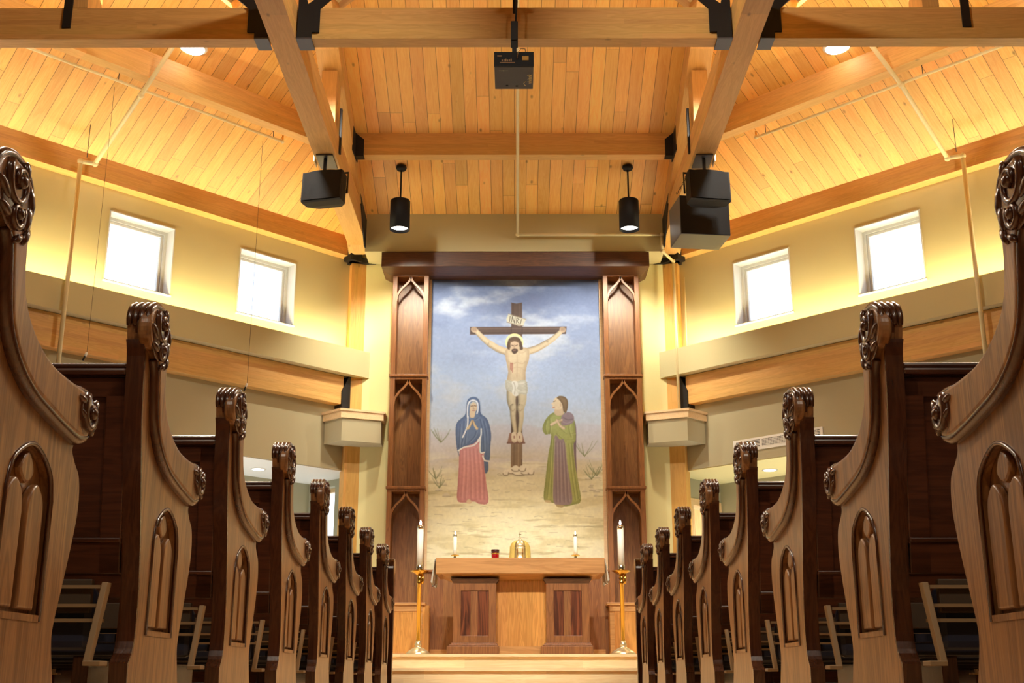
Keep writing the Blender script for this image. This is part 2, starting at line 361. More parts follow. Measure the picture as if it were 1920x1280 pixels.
for sd in (-1, 1):
    nm = side[sd]
    w = MB()
    NO = NW-.22
    sidebox(w, sd, -.35, SEND, NO, NW, WZ1, 5.6)
    sidebox(w, sd, -.35, SEND, NO, NW, 3.35, WZ0)
    lw = MB(); sidebox(lw, sd, -.35, SEND, NO, NW, 2.45, 3.35); tag(lw.build('wall_'+nm+'_lower', M['wall_low']), kind='structure')
    e = -.35
    for a, b in WIN: sidebox(w, sd, e, a, NO, NW, WZ0, WZ1); e = b
    sidebox(w, sd, e, SEND, NO, NW, WZ0, WZ1)
    tag(w.build('wall_'+nm, M['wall'], bevel=0), kind='structure')
    # lower stretch of wall beyond the side opening and the plain nave walls toward the camera
    q = MB(); sidebox(q, sd, 5.2, SEND, NO, NW, 0, 2.44)
    a = sp(sd, SEND-.1, NO, 0)
    q.box(min(a.x, a.x+sd*.2), max(a.x, a.x+sd*.2), -4.2, a.y+.3, 0, 8.4)
    tag(q.build('wall_'+nm+'_nave', M['wall_g']), kind='structure')
    for a, b in WIN:
        wn += 1
        fr = MB(); d0, d1 = NO, NO+.07; t = .045
        for (s0, s1, z0, z1) in ((a, b, WZ0, WZ0+t), (a, b, WZ1-t, WZ1), (a, a+t, WZ0+t, WZ1-t), (b-t, b, WZ0+t, WZ1-t)):
            sidebox(fr, sd, s0, s1, d0, d1, z0, z1)
        for (s0, s1, z0, z1) in ((a+.05, b-.05, WZ0+.05, WZ0+.075), (a+.05, b-.05, WZ1-.075, WZ1-.05), (a+.05, a+.075, WZ0+.075, WZ1-.075), (b-.075, b-.05, WZ0+.075, WZ1-.075)):
            sidebox(fr, sd, s0, s1, d0+.015, d1-.02, z0, z1)
        # painted reveal lining and a thin sill
        for (s0, s1, z0, z1) in ((a, b, WZ1-.012, WZ1), (a, a+.012, WZ0, WZ1-.012), (b-.012, b, WZ0, WZ1-.012)):
            sidebox(fr, sd, s0, s1, d1, NW+.006, z0, z1)
        sidebox(fr, sd, a-.01, b+.01, d1, NW+.015, WZ0-.016, WZ0+.002)
        f = tag(fr.build('window_%d' % wn, M['vinyl']), kind='structure')
        g = MB(); sidebox(g, sd, a+.07, b-.07, d0+.03, d0+.036, WZ0+.07, WZ1-.07); g.build('pane', M['glass'], f)
        p = light('AREA', sp(sd, (a+b)/2, NO-.05, (WZ0+WZ1)/2), 1, (1, 1, 1), size=.75, target=sp(sd, (a+b)/2, 1, (WZ0+WZ1)/2-.01), name='daylight_portal')
        p.data.cycles.is_portal = True
    # cove ledge
    lg = MB()
    zt, zb = 3.875, 3.555
    e0 = -.30
    def ledge_end(n): return -(n)-.03+.0   # runs until it meets the altar wall (Y = 13.63)
    YW = 13.63
    def sY(n): return (KY-YW)/R2-n
    def lbox(n0, n1, z0, z1):
        P = [sp(sd, sY(n0), n0, z0), sp(sd, 8.4, n0, z0), sp(sd, 8.4, n1, z0), sp(sd, sY(n1), n1, z0)]
        lg.hexa(P+[p+Vector((0, 0, z1-z0)) for p in P])
    lbox(NW, .09, zb, zb+.16); lbox(.055, .09, zb+.16, zt)
    o = lg.build('cove_ledge', M['wall'])
    tag(o, '%s painted cove ledge glowing below the clerestory windows on the %s wall' % ('tan', nm), 'ledge', 'cove ledges')
    # plate beam under the ceiling, lower beam under the ledge
    o = beam('plate_beam', sp(sd, .14, -.07, 5.057), sp(sd, 8.6, -.07, 5.057), .14, .28, M['glulam'])
    tag(o, 'dark golden glulam beam running along the top of the %s window wall' % nm, 'beam', 'wall plate beams')
    o = beam('wall_beam', sp(sd, .16, -.085, 3.205), sp(sd, 8.6, -.085, 3.205), .13, .345, M['glulam'])
    tag(o, 'golden glulam beam below the cove ledge on the %s wall' % nm, 'beam', 'wall beams below ledges')

# side ceilings: local X up the slope (board direction), Y along the wall
def side_ceiling(sd):
    n1 = 4.9
    o0 = sp(sd, 0, 0, ZC)
    x = (sp(sd, 0, 1, ZC+CS)-o0).normalized(); y = Vector((sd*R2, -R2, 0)); z = x.cross(y)
    if z.z < 0: y = -y; z = -z
    Mx = Matrix((x, y, z)).transposed().to_4x4(); Mx.translation = o0; Mi = Mx.inverted()
    poly = [sp(sd, -.3, -.3, ZC-.3*CS), sp(sd, SEND, -.3, ZC-.3*CS), sp(sd, SEND, n1, ZC+CS*n1), sp(sd, n1, n1, ZC+CS*n1), sp(sd, 0, 0, ZC)]
    mb = MB().prism([Mi @ p for p in poly], (0, 0, .1))
    return tag(mb.build('ceiling_'+side[sd], M['ceil'], M=Mx), kind='structure')
side_ceiling(-1); side_ceiling(1)
# centre ceiling
Mx, L = frame_of((0, YH+.1, ZH-.1*CC), (0, 7.6, zc_mid(7.6)))
tag(MB().box(0, L, -1.9, 1.9, 0, .1).build('ceiling_centre', M['ceil'], M=Mx), kind='structure')
tag(MB().box(-8.9, 8.9, -4.2, 10.8, 7.74, 7.9).build('ceiling', M['ceil']), kind='structure')
tag(MB().box(-8.9, 8.9, -4.2, 11.35, -.1, 0).build('floor', M['maple_floor']), kind='structure')
tag(MB().box(-8.9, 8.9, -4.4, -4.2, 0, 8.2).build('wall_rear', M['wall_g']), kind='structure')
# altar wall
tag(MB().box(-1.98, 1.98, 13.63, 13.8, 0, 5.6).build('wall_altar', M['wall_y']), kind='structure')
tag(MB().box(-1.79, 1.79, YH, 13.62, 5.0, ZH).build('bulkhead', M['wall']), 'tan painted bulkhead spanning above the altar hood', 'bulkhead')

# columns, corner brackets and corbel shelves
for sd in (-1, 1):
    nm = side[sd]
    c = Vector((sd*1.915, 13.70, 0)); a = sd*math.radians(-22.5)*-1
    Mx = Matrix.Translation(c) @ Matrix.Rotation(a*-1 if sd < 0 else -a, 4, 'Z')
    ang = math.radians(22.5)*(1 if sd < 0 else -1)
    Mx = Matrix.Translation(c) @ Matrix.Rotation(ang, 4, 'Z')
    o = MB().box(-.125, .125, -.1, .1, .3, 5.0).build('column', M['glulam_col'], M=Mx, bevel=.004)
    tag(o, 'golden timber column at the %s corner beside the altar wall' % nm, 'column', 'timber columns')
    b = MB().prism([(-.16, -.16, 5.0), (.16, -.16, 5.0), (.16, .12, 5.0), (-.16, .12, 5.0)], (0, 0, .06))
    o = b.build('column_bracket', M['black'], M=Matrix.Translation(c) @ Matrix.Rotation(ang, 4, 'Z'))
    tag(o, 'black steel cap plate on top of the %s timber column' % nm, 'bracket', 'column cap plates')
    # wing plates on the cap plate
    o2 = beam('plate', sp(sd, .02, -.005, 5.0), sp(sd, .19, -.005, 5.0), .15, .2, M['black'])
    o2.parent = o; o2.matrix_parent_inverse = (Matrix.Translation(c) @ Matrix.Rotation(ang, 4, 'Z')).inverted()
    # bracket of the lower beam
    w = MB().prism([sp(sd, .07, .0, 3.13), sp(sd, .19, .0, 3.13), sp(sd, .19, .0, 3.36), sp(sd, .1, .0, 3.55), sp(sd, .07, .0, 3.55)], sp(sd, 0, -.15, 0)-sp(sd, 0, 0, 0))
    tag(w.build('beam_hanger', M['black']), 'black steel hanger joining the lower beam to the %s column' % nm, 'bracket', 'lower beam hangers')
    # corbel shelf: front face on the bisector, cheeks square to the two walls it joins
    k = empty('corbel_shelf', (sd*1.9, 13.5, 2.72), 'tan corbel box with a pale wood cap projecting from the %s column' % nm, 'shelf', 'corbel shelves')
    def wedge(g, z0, z1):
        A = Vector((-1.985, 13.215)); B = Vector((-1.555, 13.40)); u = (B-A).normalized(); nrm = Vector((u.y, -u.x))
        A2 = A-u*g+nrm*g; B2 = B+u*g+nrm*g
        pts = [A2, B2, Vector((B2.x, 13.625)), Vector((-1.79, 13.625)), Vector((-2.0, 13.60)), A2+Vector((-.707, .707))*(.335+g)]
        return MB().prism([(-sd*p.x-sd*1.9, p.y-13.5, z0-2.72) for p in pts], (0, 0, z1-z0))
    wedge(0, 2.72, 2.985).build('box', M['wall_low'], k)
    cp = wedge(.02, 2.985, 3.065); c2_ = wedge(.032, 3.065, 3.09); cp.add(c2_.v, c2_.f); cp.build('cap', M['pine_trim'], k)

# ------------------------------------------------------------------ trusses
XA, ZA = 1.9, 5.13
for sd in (-1, 1):
    nm = side[sd]
    o = beam('truss_chord', (sd*XA, 13.62, ZA), (sd*XA, 4.5, ZA), .22, .30, M['glulam'])
    tag(o, 'long horizontal timber chord running from the %s column toward the nave' % nm, 'beam', 'truss bottom chords')
    h = .30
    o = beam('truss_rafter', (sd*XA, 13.45, zc_mid(13.45)-h), (sd*XA, 7.8, zc_mid(7.8)-h), .24, h+.02, M['glulam'])
    tag(o, 'sloping timber rafter on the %s side of the centre ceiling bay' % nm, 'beam', 'truss rafters')
    zb = ZA+.3; zt = zc_mid(10.95)-h
    o = beam('truss_post', (sd*XA, 10.95, zb), (sd*XA, 10.95, zt+.02), .16, .26, M['glulam'], upv=(0, 1, 0), y0=-.08, z0=-.13)
    tag(o, 'short timber post between chord and rafter on the %s truss' % nm, 'beam', 'truss posts')
    kp = MB().box(-.012, .012, -.02, .02, ZA+.10, ZA+.60).tf(Matrix.Translation((sd*(XA-.118), 10.95, 0))).build('knife_plate', M['black'])
    tag(kp, 'narrow black steel plate bolted where the post meets the %s chord' % nm, 'plate', 'knife plates')
    # gusset where chord meets column
    g = MB().prism([(sd*(XA-.111), 12.75, ZA+.30), (sd*(XA-.111), 13.5, ZA+.02), (sd*(XA-.111), 13.5, ZA+.48)], (-sd*.012, 0, 0))
    g = MB().prism([(sd*(XA-.112), 12.55, 5.48), (sd*(XA-.112), 13.16, 5.40), (sd*(XA-.112), 13.16, 5.04), (sd*(XA-.112), 13.05, 5.02)], (-sd*.012, 0, 0))
    tag(g.build('gusset_plate', M['black']), 'black triangular gusset where the %s chord meets the bulkhead' % nm, 'plate', 'gusset plates')
# tie beam in three lengths
TY0, TY1, TZ = 8.55, 8.69, 5.13
for x0, x1, lab in ((-7.2, -XA-.12, 'left length of the heavy tie beam crossing the nave overhead'), (-XA+.12, XA-.12, 'middle length of the heavy tie beam above the projector'), (XA+.12, 7.2, 'right length of the heavy tie beam crossing the nave overhead')):
    o = beam('tie_beam', (x0, (TY0+TY1)/2, TZ), (x1, (TY0+TY1)/2, TZ), .14, .29, M['glulam'])
    tag(o, lab, 'beam', 'tie beams')
# steel hangers on the tie beam either side of each chord
def px_poly(pts, Y): return [at_y(x, y, Y) for x, y in pts]
for sd in (-1, 1):
    for inn in (1, 0):
        if inn: pts = [(-1.78, ZA+.0), (-1.66, ZA), (-1.66, ZA+.05), (-1.60, ZA+.05), (-1.60, ZA+.27), (-1.40, ZA+.47), (-1.50, ZA+.47), (-1.70, ZA+.31), (-1.74, ZA+.47), (-1.78, ZA+.47)]
        else: pts = [(-2.02, ZA), (-2.13, ZA), (-2.13, ZA+.05), (-2.19, ZA+.05), (-2.19, ZA+.27), (-2.45, ZA+.50), (-2.34, ZA+.50), (-2.10, ZA+.31), (-2.02, ZA+.5)]
        P = [Vector((-sd*x, TY0-.025, z)) for x, z in pts]
        e = empty('beam_hanger', (0, 0, 0), 'black steel hanger on the tie beam, %s side of the %s chord' % ('inner' if inn else 'outer', side[sd]), 'bracket', 'tie beam hangers')
        MB().prism(P, (0, .02, 0)).build('face_plate', M['black'], e)
        xs = (1.66, 1.785) if inn else (2.015, 2.13)
        x0, x1 = sorted((sd*xs[0], sd*xs[1]))
        MB().box(x0, x1, TY0-.025, TY1+.02, ZA-.014, ZA-.002).build('seat_plate', M['steel'], e)
    # strap and king post on the outer lengths
    xk = sd*3.52
    o = beam('king_post', (xk, 8.62, TZ+.29), (xk, 8.62, 6.6), .14, .30, M['glulam'], upv=(0, 1, 0), y0=-.15, z0=-.07)
    tag(o, 'timber post rising from the %s length of tie beam' % side[sd], 'beam', 'king posts')
    x_ = at_y(126 if sd < 0 else 1811, 30, TY0-.01).x
    o = MB().box(x_-.035, x_+.035, TY0-.014, TY0-.001, TZ+.10, TZ+.62).build('steel_strap', M['black'])
    tag(o, 'black vertical steel strap on the face of the %s tie beam' % side[sd], 'strap', 'tie beam straps')
    # slanting struts above the tie beam near the chords
    o = beam('strut', (sd*2.35, 8.62, TZ+.34), (sd*3.5, 8.62, TZ+1.35), .12, .12, M['glulam'])
    tag(o, 'slanting timber strut above the tie beam outside the %s chord' % side[sd], 'beam', 'tie beam struts')
    o = beam('strut', (sd*1.46, 8.62, TZ+.34), (sd*.3, 8.62, TZ+1.35), .12, .12, M['glulam'])
    tag(o, 'slanting timber strut above the tie beam inside the %s chord' % side[sd], 'beam', 'tie beam struts')
# purlins
o = beam('purlin', (-1.79, 12.05, zc_mid(11.98)-.265), (1.79, 12.05, zc_mid(11.98)-.265), .14, .27, M['glulam'])
tag(o, 'dark golden purlin across the centre ceiling above the pendants', 'beam')
for sd in (-1, 1):
    x0, x1 = sorted((sd*1.775, sd*1.69)); z0 = zc_mid(11.98)-.28
    g = MB().prism([(sd*1.775, 11.97, z0), (sd*1.68, 11.97, z0), (sd*1.68, 11.97, z0+.2), (sd*1.775, 11.97, z0+.28)], (0, .1, 0)).prism([(sd*1.785, 11.80, z0-.01), (sd*1.775, 12.12, z0-.01), (sd*1.775, 12.12, z0+.24), (sd*1.785, 11.80, z0+.28)], (-sd*.01, 0, 0))
    tag(g.build('purlin_hanger', M['black']), 'black steel hanger at the %s end of the centre purlin' % side[sd], 'bracket', 'purlin hangers')
# side purlins: sight line through a point on their lower inner edge, hanging .27 below the sloping ceiling
def on_side_ceiling(x, y, drop, sd):
    r = ray(x, y); D0 = (KX+KY)*R2
    # CH + rz k = ZC + CS*(D0 - k*(ry+sd*rx)*R2) - drop
    k = (ZC+CS*D0-drop-CH)/(r.z+CS*(r.y+sd*r.x)*R2); return O+r*k
for sd in (-1, 1):
    p = on_side_ceiling(*((401, 190) if sd < 0 else (1525, 186)), .27, sd)
    n = (KX+KY)*R2-(p.y+sd*p.x)*R2
    zb = p.z
    o = beam('purlin', sp(sd, n+.15, n-.07, zb), sp(sd, 8.6, n-.07, zb), .14, .30, M['glulam'])
    tag(o, 'dark golden purlin across the %s sloping ceiling' % side[sd], 'beam', 'side purlins')

# ------------------------------------------------------------------ alcoves below the side walls
for sd in (-1, 1):
    nm = side[sd]
    soffit = M['soffit'] if sd < 0 else M['wall_y']
    n_b = -1.35; z = 2.44
    sm = MB(); sidebox(sm, sd, -.3, 5.2, n_b, NW-.01, z, z+.12)
    tag(sm.build('ceiling_alcove_'+nm, soffit), kind='structure')
    q = MB()
    # far wall, and the end wall with its opening
    nb = -1.2
    sidebox(q, sd, -.25, 5.3, nb-.15, nb, 0, z)
    h0, h1, hz0, hz1 = (-1.15, -.66, 1.2, 2.36) if sd < 0 else (-1.195, -.56, 0, 2.2)
    sidebox(q, sd, -.45, -.25, h1, NW, 0, z); sidebox(q, sd, -.45, -.25, nb-.15, h0, 0, z)
    sidebox(q, sd, -.45, -.25, h0, h1, hz1, z)
    if hz0: sidebox(q, sd, -.45, -.25, h0, h1, 0, hz0)
    sidebox(q, sd, 5.2, 5.35, nb-.15, NW, 0, z)
    tag(q.build('wall_alcove_'+nm, M['wall_g']), kind='structure')

# ------------------------------------------------------------------ altar platform and steps
st = MB().box(-2.4, 2.4, 11.3, 13.62, 0, .315)
tag(st.build('altar_platform', M['maple']), 'pale maple altar platform carrying the altar and candle stands', 'platform')
MB().box(-2.42, 2.42, 11.27, 11.31, .29, .316).build('nosing', M['maple'], bpy.data.objects['altar_platform'])
st = MB().box(-2.4, 2.4, 10.99, 11.3, 0, .185)
o = tag(st.build('altar_step', M['maple']), 'pale maple step below the altar platform', 'step')
MB().box(-2.42, 2.42, 10.965, 11.0, .16, .186).build('nosing', M['maple'], o)
# ------------------------------------------------------------------ retable: hood, towers, base
def ogee(cx, z0, w, h, y, th, wd):
    """two mirrored ogee ribs meeting in a point, as one MB (x, z outline extruded along y)"""
    mb = MB()
    for m in (-1, 1):
        c = smooth_curve([(cx+m*w*.5, 0, z0), (cx+m*w*.47, 0, z0+h*.22), (cx+m*w*.33, 0, z0+h*.48), (cx+m*w*.14, 0, z0+h*.70), (cx+m*w*.03, 0, z0+h*.88), (cx, 0, z0+h*1.02)], 5)
        L_, R_ = [], []
        for i, p in enumerate(c):
            t = (c[min(i+1, len(c)-1)]-c[max(i-1, 0)]).normalized(); nn = Vector((t.z, 0, -t.x)); L_.append(p+nn*wd/2); R_.append(p-nn*wd/2)
        for i in range(len(c)-1):
            mb.hexa([(L_[i].x, y, L_[i].z), (R_[i].x, y, R_[i].z), (R_[i].x, y+th, R_[i].z), (L_[i].x, y+th, L_[i].z),
                     (L_[i+1].x, y, L_[i+1].z), (R_[i+1].x, y, R_[i+1].z), (R_[i+1].x, y+th, R_[i+1].z), (L_[i+1].x, y+th, L_[i+1].z)])
    return mb
for sd in (-1, 1):
    nm = side[sd]
    t = empty('niche_tower', (-1.245 if sd < 0 else 1.275, 13.6, .315), 'tall walnut niche tower with pointed arches standing to the %s of the mural' % nm, 'niche tower', 'niche towers')
    x0, x1 = -.215, .215; YF, YB = 13.34-13.6, 0.0
    levels = [(.585, 1.865), (1.895, 3.185), (3.215, 4.46)]
    MB().box(x0, x1, -.05, .02, .50, 4.47).build('back_panel', M['walnut'], t)
    for (z0, z1) in levels:
        f = MB()
        for a, b in ((x0, x0+.055), (x1-.055, x1)):
            f.box(a, b, YF, -.05, z0, z1)
        f.box(x0+.055, x1-.055, YF, -.05, z1-.03, z1)
        f.build('niche_frame', M['walnut_f'], t, bevel=.003)
        MB().box(x0-.012, x1+.012, YF-.015, -.05, z1, z1+.03).build('shelf_rail', M['walnut_f'], t, bevel=.003)
        ogee(0, z1-.33, .335, .30, YF+.006, .03, .024).build('ogee_arch', M['walnut_f'], t)
    # base cabinet below the tower
    MB().box(x0-.02, x1+.09 if sd < 0 else x1+.02, YF-.16, -.05, 0, .555).box(x0-.02, x1+.02, YF-.162, YF-.15, .47, .555).build('base_box', M['cherry'], t)
    MB().box(x0-.05, x1+.05, YF-.19, -.05, .555, .585).build('base_cap', M['cherry_h'], t, bevel=.004)
    MB().box(x0-.03, x1+.03, YF-.175, YF-.15, 0, .05).box(x0-.02, x0+.03, YF-.17, YF-.15, .05, .47).box(x1-.03, x1+.02, YF-.17, YF-.15, .05, .47).box(x0-.02, x1+.02, YF-.17, YF-.15, .49, .555).build('base_trim', M['cherry_h'], t, bevel=.002)
h = empty('retable_hood', (0, 13.4, 4.775), 'dark walnut stepped hood projecting above mural and towers', 'hood')
MB().box(-1.58, 1.60, -.28, .2, .02, .20).build('cornice', M['walnut_h'], h, bevel=.003)
m_ = MB().box(-1.50, -1.0, -.02, .2, .0, .02).hexa([(-1.50, -.06, -.02), (1.52, -.06, -.02), (1.52, .2, -.02), (-1.50, .2, -.02), (-1.575, -.27, .02), (1.595, -.27, .02), (1.595, .2, .02), (-1.575, .2, .02)])
m_.build('lower_moulding', M['walnut_h'], h)
MB().box(-.07, .07, -.287, -.28, .03, .20).build('joint_block', M['walnut_h'], h)
# panelled base behind the altar
b = empty('altar_panelling', (0, 13.45, .315), 'walnut panelled base below the mural, behind the altar', 'panelling')
MB().box(-1.028, 1.058, -.10, .1, 0, .93).build('panel', M['walnut'], b)
MB().box(-1.028, 1.058, -.13, .1, .93, .955).build('cap', M['walnut_f'], b, bevel=.003)
MB().box(-.98, -.6, -.12, -.10, 0, .09).box(.64, 1.0, -.12, -.10, 0, .09).build('skirting', M['cherry_h'], b)

# ------------------------------------------------------------------ mural (painted as colour per vertex on a flat panel)
MX0, MX1, MZ0, MZ1, MY = -1.0, 1.02, 1.27, 4.765, 13.50
NXg, NZg = 404, 699
gx = np.linspace(MX0, MX1, NXg); gz = np.linspace(MZ0, MZ1, NZg)
GX, GZ = np.meshgrid(gx, gz)
# photo pixel of each grid point (plane Y = MY)
dd = MY*CP+(GZ-CH)*SP; PXg = CX+F*GX/dd; PYg = 640-F*(-MY*SP+(GZ-CH)*CP)/dd
IMG = np.zeros((NZg, NXg, 3))
rng = np.random.default_rng(3)
def fbm(fx, fy, oct_=5, seed=1, ox=0, oy=0):
    out = np.zeros_like(GX); amp = 1; tot = 0; r = np.random.default_rng(seed)
    for o_ in range(oct_):
        G = r.random((96, 96)); a = ((GX-MX0)*fx*2**o_+ox) % 95; b_ = ((GZ-MZ0)*fy*2**o_+oy) % 95
        i = a.astype(int); j = b_.astype(int); fa = a-i; fb = b_-j; fa = fa*fa*(3-2*fa); fb = fb*fb*(3-2*fb)
        out += amp*((G[j, i]*(1-fa)+G[j, i+1]*fa)*(1-fb)+(G[j+1, i]*(1-fa)+G[j+1, i+1]*fa)*fb); tot += amp; amp *= .5
    return out/tot
def C(r, g, b): return np.array([r, g, b], float)
def lerp(a, b, t): return a+(b-a)*t[..., None]
def ss(a, b, x): t = np.clip((x-a)/(b-a), 0, 1); return t*t*(3-2*t)
# sky
stops = [(500, C(112, 122, 142)), (580, C(122, 130, 146)), (660, C(150, 158, 170)), (740, C(176, 186, 194)), (800, C(196, 200, 196)), (850, C(206, 202, 186)), (900, C(216, 208, 172)), (960, C(234, 227, 186)), (1070, C(238, 232, 194))]
for k in range(3):
    IMG[..., k] = np.interp(PYg, [s_[0] for s_ in stops], [s_[1][k] for s_ in stops])
cl = fbm(1.7, 3.4, 5, 5); cl2 = fbm(3.2, 7.0, 4, 8, 3, 7)
m_ = ss(.50, .72, cl*.7+cl2*.3)*ss(800, 740, PYg); IMG = lerp(IMG, C(196, 192, 180), m_*.75)
m_ = ss(.52, .38, cl)*ss(720, 560, PYg); IMG = lerp(IMG, C(100, 108, 128), m_*.45)
# far hills and sand
hl = fbm(2.2, .5, 4, 11); hill = 800+18*(hl-.5)*2
m_ = ss(hill-4, hill+4, PYg)*ss(900, 860, PYg); IMG = lerp(IMG, C(196, 186, 182), m_*.55)
sd_ = fbm(2.0, 9.0, 5, 21); m_ = ss(830, 880, PYg)
IMG = lerp(IMG, C(196, 182, 130), m_*ss(.52, .70, sd_)*.45); IMG = lerp(IMG, C(232, 226, 192), m_*ss(.50, .34, sd_)*.6)
st2 = fbm(3.0, 26.0, 4, 31); IMG = lerp(IMG, C(170, 156, 112), m_*ss(.64, .78, st2)*.45)
P_TONE = [1.0]
def blend(mask, col, a=1.0):
    global IMG
    col = np.asarray(col, float)
    IMG = IMG+(col-IMG)*(np.clip(mask, 0, 1)*a)[..., None]
def inside(pts):
    x = PXg; y = PYg; ins = np.zeros(x.shape, bool); n = len(pts)
    for i in range(n):
        x1, y1 = pts[i]; x2, y2 = pts[(i+1) % n]
        if y1 == y2: continue
        c = ((y1 > y) != (y2 > y)) & (x < (x2-x1)*(y-y1)/(y2-y1)+x1); ins ^= c
    return ins
def segdist(pts, r0=None, r1=None):
    best = np.full(PXg.shape, 1e9); u = np.zeros(PXg.shape); sgn = np.zeros(PXg.shape); tot = len(pts)-1
    for i in range(tot):
        ax, ay = pts[i]; bx, by = pts[i+1]; dx, dy = bx-ax, by-ay; L2_ = dx*dx+dy*dy+1e-9
        t = np.clip(((PXg-ax)*dx+(PYg-ay)*dy)/L2_, 0, 1); ex = PXg-ax-t*dx; ey = PYg-ay-t*dy; d = np.hypot(ex, ey)
        m = d < best; best = np.where(m, d, best); u = np.where(m, (i+t)/tot, u); sgn = np.where(m, np.sign(dx*(PYg-ay)-dy*(PXg-ax)), sgn)
    return best, u, sgn
def q3(pts): return [(840+x/3.046, 540+y/3.048) for x, y in pts]      # points read off an enlarged detail of the photograph
def sm2(pts, closed=True, n=4): return [(p.x, p.y) for p in smooth_curve([(x, y, 0) for x, y in pts], n, closed)]
def fill(pts, col, grad=None, a=1.0, smooth=True, edge=.8):
    P = sm2(q3(pts)) if smooth else q3(pts)
    ins = inside(P); d, u, s_ = segdist(P+[P[0]])
    m = np.where(ins, ss(-edge, edge, d), 1-ss(-edge, edge, d)) if edge else ins.astype(float)
    m = np.where(ins, .5+.5*np.clip(d/edge, 0, 1), .5-.5*np.clip(d/edge, 0, 1))
    blend(m, col, a); return ins, d
def stroke(pts, r0, r1, col, a=1.0, soft=1.0, shade=0.0, smooth=True, mask=None):
    P = sm2(q3(pts), False) if smooth and len(pts) > 2 else q3(pts)
    d, u, s_ = segdist(P); r = (r0+(r1-r0)*u)/3.047; m = 1-ss(r-soft, r+soft, d)
    if mask is not None: m = m*mask
    c = np.broadcast_to(np.asarray(col, float), IMG.shape).copy()
    if shade: c = c*(1-shade*np.clip(d/np.maximum(r, .1), 0, 1)**2*(.6+.4*s_))[..., None]
    blend(m, c, a)
# cross
BR = C(86, 66, 54)
fill([(362, 82), (392, 88), (424, 82), (424, 1020), (360, 1020)], BR, smooth=False)
stroke([(372, 88), (372, 1015)], 3, 3, C(66, 48, 40), .6); stroke([(410, 90), (410, 1015)], 5, 5, C(104, 82, 66), .5)
m_ = inside(q3([(362, 880), (424, 880), (420, 1025), (358, 1025)])); blend(m_, C(140, 116, 88), .9)
stroke([(378, 890), (376, 1020)], 3, 3, C(112, 90, 66), .7); stroke([(402, 890), (401, 1020)], 3, 3, C(160, 138, 106), .7)
fill([(126, 222), (678, 220), (674, 262), (126, 266)], C(80, 60, 50), smooth=False)
stroke([(130, 232), (674, 230)], 4, 4, C(104, 82, 66), .6); stroke([(130, 256), (670, 254)], 3, 3, C(58, 42, 36), .8)
stroke([(362, 222), (362, 264)], 1.5, 1.5, C(50, 36, 32), .8); stroke([(424, 220), (424, 262)], 1.5, 1.5, C(50, 36, 32), .8)
# scroll with lettering
fill([(346, 146), (372, 158), (446, 178), (430, 214), (404, 216), (338, 194), (334, 176)], C(196, 182, 146), smooth=False)
stroke([(346, 146), (446, 178)], 2, 2, C(140, 122, 90), .8); stroke([(336, 194), (430, 216)], 2, 2, C(130, 110, 82), .8)
for a_, b_ in (((356, 160), (352, 190)), ((368, 163), (364, 194)), ((368, 163), (380, 198)), ((384, 168), (380, 198)), ((394, 170), (390, 200)), ((394, 170), (406, 178)), ((406, 178), (394, 186)), ((394, 186), (408, 204)), ((420, 178), (414, 206))):
    stroke([a_, b_], 2.0, 2.0, C(84, 70, 54), .85, soft=.5, smooth=False)
# footrest and rocks
fill([(352, 828), (424, 828), (440, 888), (338, 888)], C(150, 112, 92), smooth=False); stroke([(340, 884), (438, 884)], 4, 4, C(112, 80, 66), .8)
for cx_, cy_, rx in ((362, 1044, 30), (408, 1054, 38), (446, 1050, 28), (386, 1030, 22), (330, 1054, 16), (474, 1050, 16), (424, 1030, 20)):
    fill([(cx_-rx, cy_+6), (cx_-rx*.6, cy_-13), (cx_+rx*.3, cy_-17), (cx_+rx, cy_), (cx_+rx*.7, cy_+14), (cx_-rx*.5, cy_+15)], C(222, 214, 190)); stroke([(cx_-rx, cy_+6), (cx_-rx*.5, cy_+15), (cx_+rx*.7, cy_+14), (cx_+rx, cy_)], 3, 3, C(128, 114, 90), .8)
for k in range(70):
    x_ = rng.uniform(-80, 900); y_ = rng.uniform(1010, 1640)
    if 30 < x_ < 250 and y_ < 1250 or 540 < x_ < 770 and y_ < 1260: continue
    L_ = rng.uniform(14, 60); stroke([(x_, y_), (x_+L_*.5, y_+rng.uniform(-6, 4)), (x_+L_, y_+rng.uniform(-3, 6))], 1.6, .8, C(140, 130, 96), .5)
for k in range(16):      # small stones and shrubs at the rims
    x_ = rng.choice([rng.uniform(-70, 10), rng.uniform(775, 860)]); y_ = rng.uniform(1050, 1190); r_ = rng.uniform(8, 22)
    fill([(x_-r_, y_), (x_, y_-r_*.7), (x_+r_, y_), (x_, y_+r_*.5)], C(214, 206, 178)); stroke([(x_-r_, y_+4), (x_+r_, y_+4)], 2, 2, C(156, 144, 112), .6)
for bx, by in ((-50, 1140), (-70, 1090), (820, 1090), (850, 1070), (300-340, 880), (800-40+20, 960)):
    for k in range(9):
        a_ = rng.uniform(-1.1, 1.1); L_ = rng.uniform(30, 90)
        stroke([(bx, by), (bx+math.sin(a_)*L_*.6, by-L_*.5), (bx+math.sin(a_)*L_, by-L_)], 2.0, 1.0, C(128, 132, 96), .7)
# halo
H0 = q3([(380, 310)])[0]; d_ = np.hypot(PXg-H0[0], PYg-H0[1])
blend(1-ss(16.2, 17.4, d_), C(214, 198, 128), .95); blend((1-ss(12.8, 14, d_)), C(176, 172, 140), .8)
